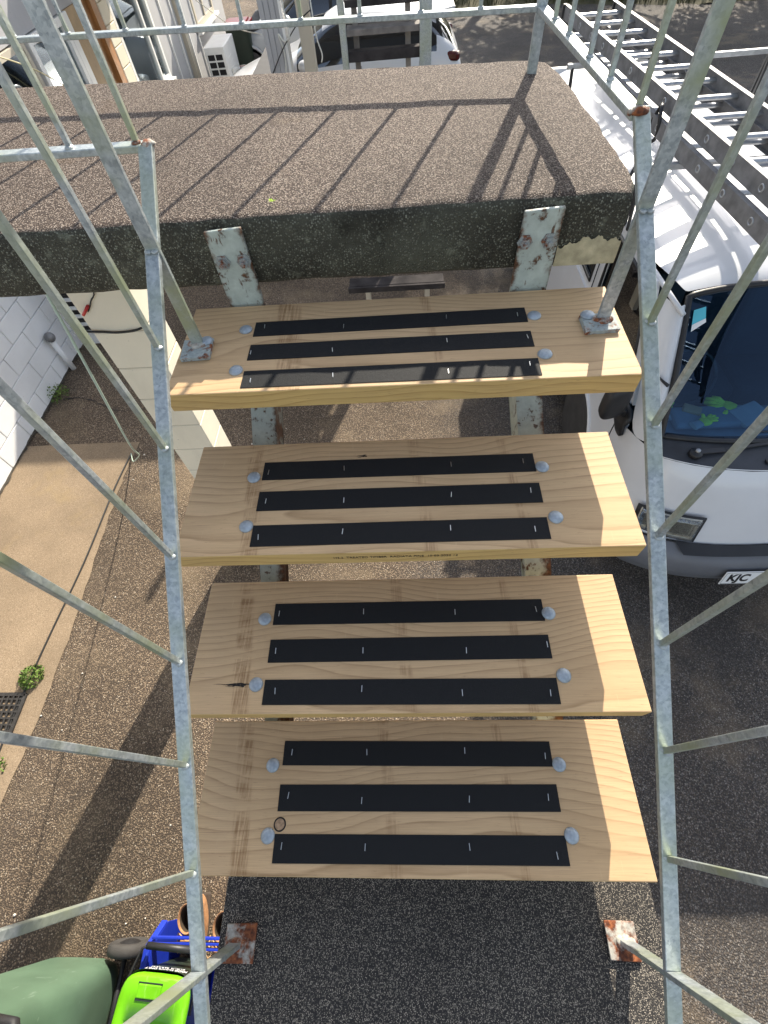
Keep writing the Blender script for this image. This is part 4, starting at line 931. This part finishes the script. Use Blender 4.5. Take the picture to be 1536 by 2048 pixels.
# plate
b = bm_new(); box(b, (0, 0, 0), (.36, .006, .125)); pl = vadd('number_plate', b, 'plate', bevel=.003)
PM = Matrix.Translation(Vector((2.15, 1.196, -2.785)) - VO) @ Matrix.Rotation(RAD(-12), 4, 'X'); pl.matrix_local = PM
text('plate_lettering', 'KJC', 'black_print', .098, Matrix.Translation((-.085, -.0035, 0)) @ Matrix.Rotation(RAD(90), 4, 'X') @ Matrix.Diagonal((.82, 1, 1, 1)), pl, .0008, bold=.0035)
b = bm_new()
for a, c in (((-.172, -.055), (.172, -.055)), ((-.172, .055), (.172, .055)), ((-.172, -.055), (-.172, .055)), ((.172, -.055), (.172, .055))): bar(b, (a[0], -.0035, a[1]), (c[0], -.0035, c[1]), .002, .001, (0, 0, 1))
obj('plate_border', b, 'black_print', pl)
# roof rack
for y in (2.95, 4.7):
    b = bm_new(); bar(b, (1.30, y, -1.188), (2.90, y, -1.188), .033, .03, (0, 1, 0)); vadd('rack_bar', b, 'alu', bevel=.003)
    for x in (1.36, 2.80):
        for dy in (-.03, .03):
            b = bm_new(); bar(b, (x - (.02 if x < 2 else 0.02), y + dy * .4, -1.195), (x + (.01 if x < 2 else -.01), y + dy, -1.50), .022, .012, (0, 1, 0)); vadd('rack_foot', b, 'black_plastic')
# ---------------------------------------------------------------- extension ladder on the rack
LS = 1.0
lad = thing('extension_ladder', 'aluminium extension ladder lying on the van roof rack', 'ladder', (1.7, 2.9, -1.18)); DO = Vector((1.7, 2.9, -1.18))
lad.location = DO * LS; lad.scale = (LS, LS, LS)
def dadd(name, b, mat, **kw): o = obj(name, b, mat, lad, **kw); o.location = -DO; return o
def stile(p0, p1, zc, h, inward, name):
    a, c = Vector((*p0, zc)), Vector((*p1, zc)); s = Vector((1, .069, 0)).normalized(); b = bm_new()
    bar(b, a, c, .004, h, s)
    for dz in (-1, 1): bar(b, a + Vector((inward * .013, 0, dz * (h / 2 - .002))), c + Vector((inward * .013, 0, dz * (h / 2 - .002))), .028, .004, s)
    return dadd(name, b, 'alu_dull', bevel=.001)
def yx(y, x0): return x0 + (5.469 - y) * .0689
yA, yB = 5.469, .75
LU = [(yx(yA, 1.393), yA), (yx(yB, 1.393), yB)]; RU = [(p[0] + .402, p[1]) for p in LU]
LL = [(yx(5.55, 1.352), 5.55), (yx(.55, 1.352), .55)]; RL = [(p[0] + .482, p[1]) for p in LL]
stile(*LU, -1.040, .078, 1, 'upper_stile'); stile(*RU, -1.040, .078, -1, 'upper_stile'); stile(*LL, -1.130, .078, 1, 'lower_stile'); stile(*RL, -1.130, .078, -1, 'lower_stile')
def rung_bm(L):
    b = bm_new(); n = 14; rows = []
    for x in (0, L):
        pts = []
        for k in range(n):
            a = k * 2 * math.pi / n; r = .016 if k % 2 else .0145; pts.append((x, r * 1.25 * math.cos(a), r * .8 * math.sin(a)))
        rows.append(pts + [pts[0]])
    grid(b, rows, smooth=False); return b
def ferrule_bm():
    b = bm_new(); lathe(b, [(.013, -.003), (.013, .0035), (.0175, .0045), (.0205, .002), (.0205, -.003)], (0, 0, 0), 'X', 18)
    for v in b.verts: v.co.y *= 1.05; v.co.z *= .85
    return b
r0 = dadd('rung', rung_bm(.40), 'alu'); r1 = dadd('rung', rung_bm(.48), 'alu'); f0 = dadd('rung_end', ferrule_bm(), 'alu')
rz = math.atan(.0689) * 0
first = True; firstl = True; ff = True
for i in range(17):
    y = 5.30 - i * .272
    for (src, x0, z, y_, L) in ((r0, yx(y, 1.395), -1.040, y, .40), (r1, yx(y - .10, 1.354), -1.130, y - .10, .48)):
        if i == 0: o = src
        else: o = src.copy(); C.objects.link(o)
        o.location = Vector((x0, y_, z)) - DO
        for xx in (x0 - .003, ):
            if ff: e = f0; ff = False
            else: e = f0.copy(); C.objects.link(e)
            e.location = Vector((xx, y_, z)) - DO; e.rotation_euler.y = math.pi
for p, q, z in ((LU[0], RU[0], -1.04), (LU[1], RU[1], -1.04)):
    for k in (p, q): b = bm_new(); box(b, (k[0], k[1], z), (.034, .03, .084)); dadd('end_cap', b, 'black_plastic', bevel=.006)
# strap round the ladder
b = bm_new()
pts = [(1.50 + .01 * math.sin(a * 2), 3.33 + .055 * math.sin(a), -1.12 + .085 * math.cos(a)) for a in [k * math.pi / 10 for k in range(21)]]
tube(b, pts, .010, 8); tube(b, [(1.5, 3.33, -1.2), (1.42, 3.25, -1.35), (1.40, 3.2, -1.49)], .011, 8); tag(obj('strap', b, 'black_plastic'), 'black strap looped round the near ladder stile on the van roof', 'strap')

# ---------------------------------------------------------------- crate, food caddy, boots
CX, CY = -1.075, -.765
cr = thing('recycling_crate', 'blue plastic recycling crate holding the lime-lidded caddy', 'crate', (CX, CY, G))
b = bm_new(); HX, HY, CH = .21, .29, .30
box(b, (0, -.11, .012), (.37, .28, .016))
for s in (-1, 1):
    prism(b, [(s * .185, -.25, .004), (s * HX, -HY, CH), (s * HX, .17, CH), (s * HX, .24, .17), (s * .185, .23, .004)], Vector((-s * .008, 0, 0)))
prism(b, [(-.185, -.25, .004), (.185, -.25, .004), (HX, -HY, CH), (-HX, -HY, CH)], Vector((0, .008, 0)))
obj('tub', b, 'blue', cr)
b = bm_new()
for s in (-1, 1):
    bar(b, (s * (HX + .010), -HY - .012, CH), (s * (HX + .010), .17, CH), .030, .03, (1, 0, 0)); bar(b, (s * (HX + .010), .17, CH), (s * (HX + .008), .24, .175), .030, .02, (1, 0, 0))
bar(b, (-HX, -HY - .012, CH), (HX, -HY - .012, CH), .03, .03, (0, 1, 0)); obj('rim', b, 'blue', cr, bevel=.004)
b = bm_new()
for i, y in enumerate((.165, .185, .205)): bar(b, (-HX, y, CH - .012 + i * .004), (HX, y, CH - .012 + i * .004), .010, .022, (0, 1, 0))
obj('cross_bar', b, 'blue', cr, bevel=.002)
b = bm_new()
for s in (-1, 1):
    for i in range(7): bar(b, (s * (HX + .004), -.24 + i * .055, .03), (s * (HX + .014), -.26 + i * .058, CH - .02), .012, .006, (0, 1, 0))
obj('rib', b, 'blue', cr)
ca = thing('food_caddy', 'food scraps caddy with a bright lime lid and dark green body', 'caddy', (CX - .105, CY - .055, G + .022))
ca.rotation_euler.z = -.06
b = bm_new(); rows = []
for z, hx, hy in ((0, .115, .13), (.02, .12, .135), (.36, .142, .165), (.375, .15, .172)):
    pts = []
    for k in range(32):
        a = k * 2 * math.pi / 32; c, s = math.cos(a), math.sin(a); pts.append((hx * math.copysign(abs(c) ** .42, c), hy * math.copysign(abs(s) ** .42, s), z))
    rows.append(pts + [pts[0]])
grid(b, rows); bmesh.ops.remove_doubles(b, verts=b.verts, dist=1e-5); bmesh.ops.holes_fill(b, edges=[e for e in b.edges if e.is_boundary and e.verts[0].co.z < .01])
obj('body', b, 'caddy', ca)
def rr(hx, hy, z, e=.42, n=32): return [(hx * math.copysign(abs(math.cos(k * 2 * math.pi / n)) ** e, math.cos(k * 2 * math.pi / n)), hy * math.copysign(abs(math.sin(k * 2 * math.pi / n)) ** e, math.sin(k * 2 * math.pi / n)), z) for k in range(n)]
b = bm_new(); loops = [rr(.158, .172, .365), rr(.160, .174, .385), rr(.153, .167, .398), rr(.148, .162, .402), rr(.112, .093, .401, .3), rr(.108, .088, .389, .3), rr(.10, .079, .387, .3)]
loops = [[(x, y - .012, z) for x, y, z in L] for L in loops]
loops = [[(x, y - (.050 if i >= 4 else 0), z) for x, y, z in L] for i, L in enumerate(loops)]
V = grid(b, [L + [L[0]] for L in loops]); bmesh.ops.remove_doubles(b, verts=b.verts, dist=1e-5)
ed = [e for e in b.edges if e.is_boundary and abs(e.verts[0].co.z - .387) < .0005]; bmesh.ops.holes_fill(b, edges=ed)
lid = obj('lid', b, 'lime', ca)
b = bm_new(); box(b, (-.02, .108, .4035), (.105, .046, .012)); obj('latch_tab', b, 'lime', ca, bevel=.004)
b = bm_new(); box(b, (-.02, .081, .4035), (.11, .008, .005)); box(b, (-.02, .134, .4035), (.11, .005, .005)); obj('latch_gap', b, 'caddy', ca)
b = bm_new(); box(b, (-.012, -.066, .3885), (.15, .10, .001)); sk = obj('lid_sticker', b, 'cyan', ca)
text('sticker_lettering', '+ Auckland\nWelcome to the', 'white_print', .017, Matrix.Translation((-.012, -.045, .3895)), ca, .0003)
text('body_lettering', 'FOOD SCRAPS ONLY\nKURUA PARAKAI', 'white_print', .021, Matrix.Translation((.005, .163, .318)) @ Matrix.Rotation(RAD(180), 4, 'Z') @ Matrix.Rotation(RAD(85), 4, 'X'), ca, .0006)
b = bm_new(); tube(b, [(-.155, .03, .33), (-.158, .13, .335), (-.13, .225, .335), (-.10, .237, .335)], .006, 8); tube(b, [(.155, .03, .33), (.158, .13, .335), (.13, .225, .335), (.10, .237, .335)], .006, 8); tube(b, [(-.11, .237, .335), (.11, .237, .335)], .014, 12); obj('bail_handle', b, 'black_plastic', ca)
def boot(label, loc, rot):
    t = thing('boot', label, 'boot', loc); t.rotation_euler.z = rot   # toe towards -y
    b = bm_new(); rows = []
    for z, cy, hy, hx in ((.02, -.055, .135, .048), (.05, -.055, .135, .050), (.08, -.04, .115, .047), (.11, -.012, .078, .043), (.15, .0, .062, .042), (.19, .004, .062, .046), (.20, .004, .064, .048), (.196, .004, .054, .039), (.12, .0, .048, .032)):
        pts = []
        for k in range(24):
            a = k * 2 * math.pi / 24; pts.append((hx * math.cos(a) * (1 - .12 * max(0, -math.sin(a)) ** 2), cy + hy * math.sin(a), z + (.012 * math.sin(a) if z > .15 else 0)))
        rows.append(pts + [pts[0]])
    V = grid(b, rows); bmesh.ops.remove_doubles(b, verts=b.verts, dist=1e-6)
    for f in b.faces:
        pass
    b.faces.ensure_lookup_table()
    for f in b.faces:
        c = f.calc_center_median()
        if f.index >= 24 * 7: f.material_index = 1
    obj('upper', b, ['boot', 'boot_in'], t, sub=1)
    b = bm_new(); box(b, (0, -.055, .012), (.10, .275, .024)); obj('sole', b, 'sole', t, bevel=.02, seg=3)
    b = bm_new(); grid(b, [[(-.03, -.075, .15), (0, -.082, .152), (.03, -.075, .15)], [(-.032, -.085, .2), (0, -.094, .205), (.032, -.085, .2)]]); o = obj('tongue', b, 'boot', t, sub=1); md = o.modifiers.new('s', 'SOLIDIFY'); md.thickness = .006
    b = bm_new()
    for i in range(4): tube(b, [(-.034, -.05 - i * .014, .185 - i * .02), (0, -.082 - i * .016, .178 - i * .022), (.034, -.05 - i * .014, .183 - i * .02)], .0035, 6)
    tube(b, [(.0, -.09, .185), (-.03, -.12, .19), (-.05, -.10, .19), (-.02, -.085, .187), (.03, -.12, .188), (.05, -.1, .19), (.01, -.088, .187), (.02, -.13, .15)], .0035, 6); tube(b, [(0, -.09, .186), (-.05, -.085, .16), (-.075, -.06, .10)], .0035, 6)
    obj('lace', b, 'lace', t)
boot('tan suede boot standing at the open end of the crate, further from the landing', (CX - .100, CY + .252, G + .001), .12)
boot('tan suede boot standing at the open end of the crate, close against the landing slab', (CX + .085, CY + .225, G + .001), -.15)

# ---------------------------------------------------------------- drain grate, weeds, pebbles
gr = thing('drain_grate', 'black cast drain grate set in the ground by the sandy path', 'grate', (-2.86, .47, G + .012))
b = bm_new()
for a, c in (((-.22, -.13), (.21, -.13)), ((-.22, .13), (.21, .13)), ((-.22, -.13), (-.22, .13)), ((.21, -.13), (.21, .13))): bar(b, (*a, 0), (*c, 0), .022, .024, (c[1] - a[1], a[0] - c[0], 0))
obj('frame', b, 'iron', gr)
b = bm_new(); box(b, (0, 0, -.006), (.41, .25, .008)); obj('pit', b, 'dark', gr)
for i in range(11): b = bm_new(); bar(b, (-.19 + i * .036, -.12, .004), (-.19 + i * .036, .12, .004), .010, .016, (1, 0, 0)); obj('bar', b, 'iron', gr)
for i in range(6): b = bm_new(); bar(b, (-.21, -.10 + i * .04, .003), (.20, -.10 + i * .04, .003), .012, .012, (0, 1, 0)); obj('bar', b, 'iron', gr)
def weed(label, x, y, r, n, h, z=G):
    b = bm_new()
    for i in range(n):
        a = random.uniform(0, 6.28); q = r * math.sqrt(random.random()); c = Vector((q * math.cos(a), q * math.sin(a), h * random.random() * (1 - (q / r) ** 2 * .7)))
        d = Vector((random.gauss(0, 1), random.gauss(0, 1), random.uniform(.1, 1))).normalized(); s = d.orthogonal().normalized(); L = random.uniform(.012, .026)
        s = Matrix.Rotation(random.uniform(0, 6.28), 3, d) @ s; t2 = d.cross(s)
        vs = [b.verts.new(c + p) for p in (-s * L * .5, t2 * L * .32, s * L * .6 + d * .004, -t2 * L * .32)]; b.faces.new(vs)
    o = obj('foliage', b, 'weed', recalc=False); t = thing('weed', label, 'weed', (x, y, z)); o.parent = t
    b = bm_new()
    for i in range(6): a = i * 1.05; tube(b, [(0, 0, 0), (r * .4 * math.cos(a), r * .4 * math.sin(a), h * .4), (r * .8 * math.cos(a), r * .8 * math.sin(a), h * .5)], .002, 5)
    obj('stem', b, 'weed', t)
weed('round bright green weed at the edge of the path just beyond the drain grate', -2.66, .715, .085, 420, .09)
weed('green weed tuft on the chip seal on the near side of the drain grate', -2.68, .15, .085, 300, .08)
weed('scrawny weed growing from the foot of the white block wall', -3.60, 3.55, .11, 240, .16)
b = bm_new()
for i in range(26):
    x, y = random.uniform(-2.5, -.4), random.uniform(-.9, 3.2); r = random.uniform(.004, .009)
    bmesh.ops.create_icosphere(b, subdivisions=1, radius=r, matrix=Matrix.Translation((x, y, G + r * .5)) @ Matrix.Diagonal((1, random.uniform(.6, 1), .7, 1)))
tag(obj('pebbles', b, 'stone'), 'scattered pale pebbles on the chip seal below the stairs', 'pebbles', None, 'stuff')
b = bm_new()
for k in range(2):
    for i in range(3): s = .008; a = i * 2.1; c = Vector((-.27 + k * .004, 1.06, ZT + .003)); b.faces.new([b.verts.new(c + Vector((math.cos(a + da) * s * rr_, math.sin(a + da) * s * rr_, .002 + .004 * rr_))) for da, rr_ in ((0, 0), (-.4, .6), (0, 1), (.4, .6))])
tag(obj('leaf', b, 'hi_vis', recalc=False), 'tiny bright green leaf lying on the upper landing', 'leaf')

b = bm_new(); cp = []
for i in range(40):
    u = i / 39; cp.append((-3.55 + 1.25 * u, 3.5 - .28 * u + .05 * math.sin(u * 9) + random.uniform(-.012, .012), random.uniform(.003, .008) * (1.1 - u)))
grid(b, [[(x, y + h, G + .006) for x, y, h in cp], [(x, y - h, G + .006) for x, y, h in cp]]); structure(obj('ground_crack', b, 'dark'))
b = bm_new(); rr0, rr1 = [], []
for i in range(120):
    y = -1.4 + i * .048; rr0.append((WX + .004, y, G + .015 + random.uniform(0, .008))); rr1.append((WX + .016 + random.random() ** 3 * .04, y, G + .0115))
grid(b, [rr0, rr1]); tag(obj('soil_strip', b, 'soil'), 'thin line of dark soil along the foot of the block wall', 'soil', None, 'stuff')
# ---------------------------------------------------------------- grassy bank and the trees that shade the drive
b = bm_new(); rows = []
for j in range(14):
    y = 15.7 + j * .6; rows.append([(x, y + .5 * math.sin(x * .6) + (1.3 - .10 * (x - 3)), G - .01 + min(1.6, j * .14) + random.uniform(-.04, .04)) for x in [1 + i * .5 for i in range(40)]])
grid(b, rows); structure(obj('bank', b, 'bank'))
b = bm_new()
for i in range(9000):
    x = random.uniform(1.2, 14); t = random.random() ** 1.3 * 3.2; y = 15.85 + t + .5 * math.sin(x * .6) + 1.3 - .10 * (x - 3); z = G + t / .6 * .14 - .02
    a = random.uniform(0, 6.28); h = random.uniform(.08, .26); d = Vector((math.cos(a), math.sin(a), 0)); s = d.cross(Vector((0, 0, 1))) * .012; p = Vector((x, y, z))
    b.faces.new([b.verts.new(q) for q in (p - s, p + s, p + d * h * .5 + Vector((0, 0, h)))])
tag(obj('grass', b, 'grass', recalc=False), 'rough olive grass on the bank beside the drive', 'grass', None, 'stuff')
def tree(label, x, y, h, cr, n, seed, czf=.72):
    random.seed(seed); t = thing('tree', label, 'tree', (x, y, G), 'trees beyond the drive')
    b = bm_new(); tube(b, [(0, 0, 0), (.05, .03, h * .3), (-.05, .1, h * .6), (.05, 0, h * .9)], [.2, .16, .11, .03], 10)
    tips = []
    for i in range(16):
        a = random.uniform(0, 6.28); z0 = h * random.uniform(.3, .8); L = cr * random.uniform(.5, 1); e = Vector((L * math.cos(a), L * math.sin(a), z0 + L * random.uniform(.1, .7)))
        tube(b, [(0, 0, z0), tuple(e * .5 + Vector((0, 0, z0 * .5 + .1))), tuple(e)], [.07, .04, .012], 6); tips.append(e)
    obj('trunk', b, 'bark', t)
    b = bm_new()
    for i in range(n):
        c = random.choice(tips) + Vector((random.gauss(0, .5), random.gauss(0, .5), random.gauss(0, .4))); d = Vector((random.gauss(0, 1), random.gauss(0, 1), random.gauss(0, 1))).normalized(); s = d.orthogonal().normalized() * random.uniform(.05, .12); q = d.cross(s)
        b.faces.new([b.verts.new(c + p) for p in (-s, q * .5, s, -q * .5)])
    obj('crown', b, 'leaf', t, recalc=False)
tree('leafy tree beyond the grass bank shading the far drive', 7.2, 21.0, 8.4, 3.4, 24000, 3)
tree('leafy tree beyond the grass bank, furthest from the building', 10.6, 20.5, 8.0, 3.6, 24000, 5)
tree('leafy tree behind the white hatchback shading the middle of the drive', 4.0, 22.5, 7.2, 2.4, 5200, 8)
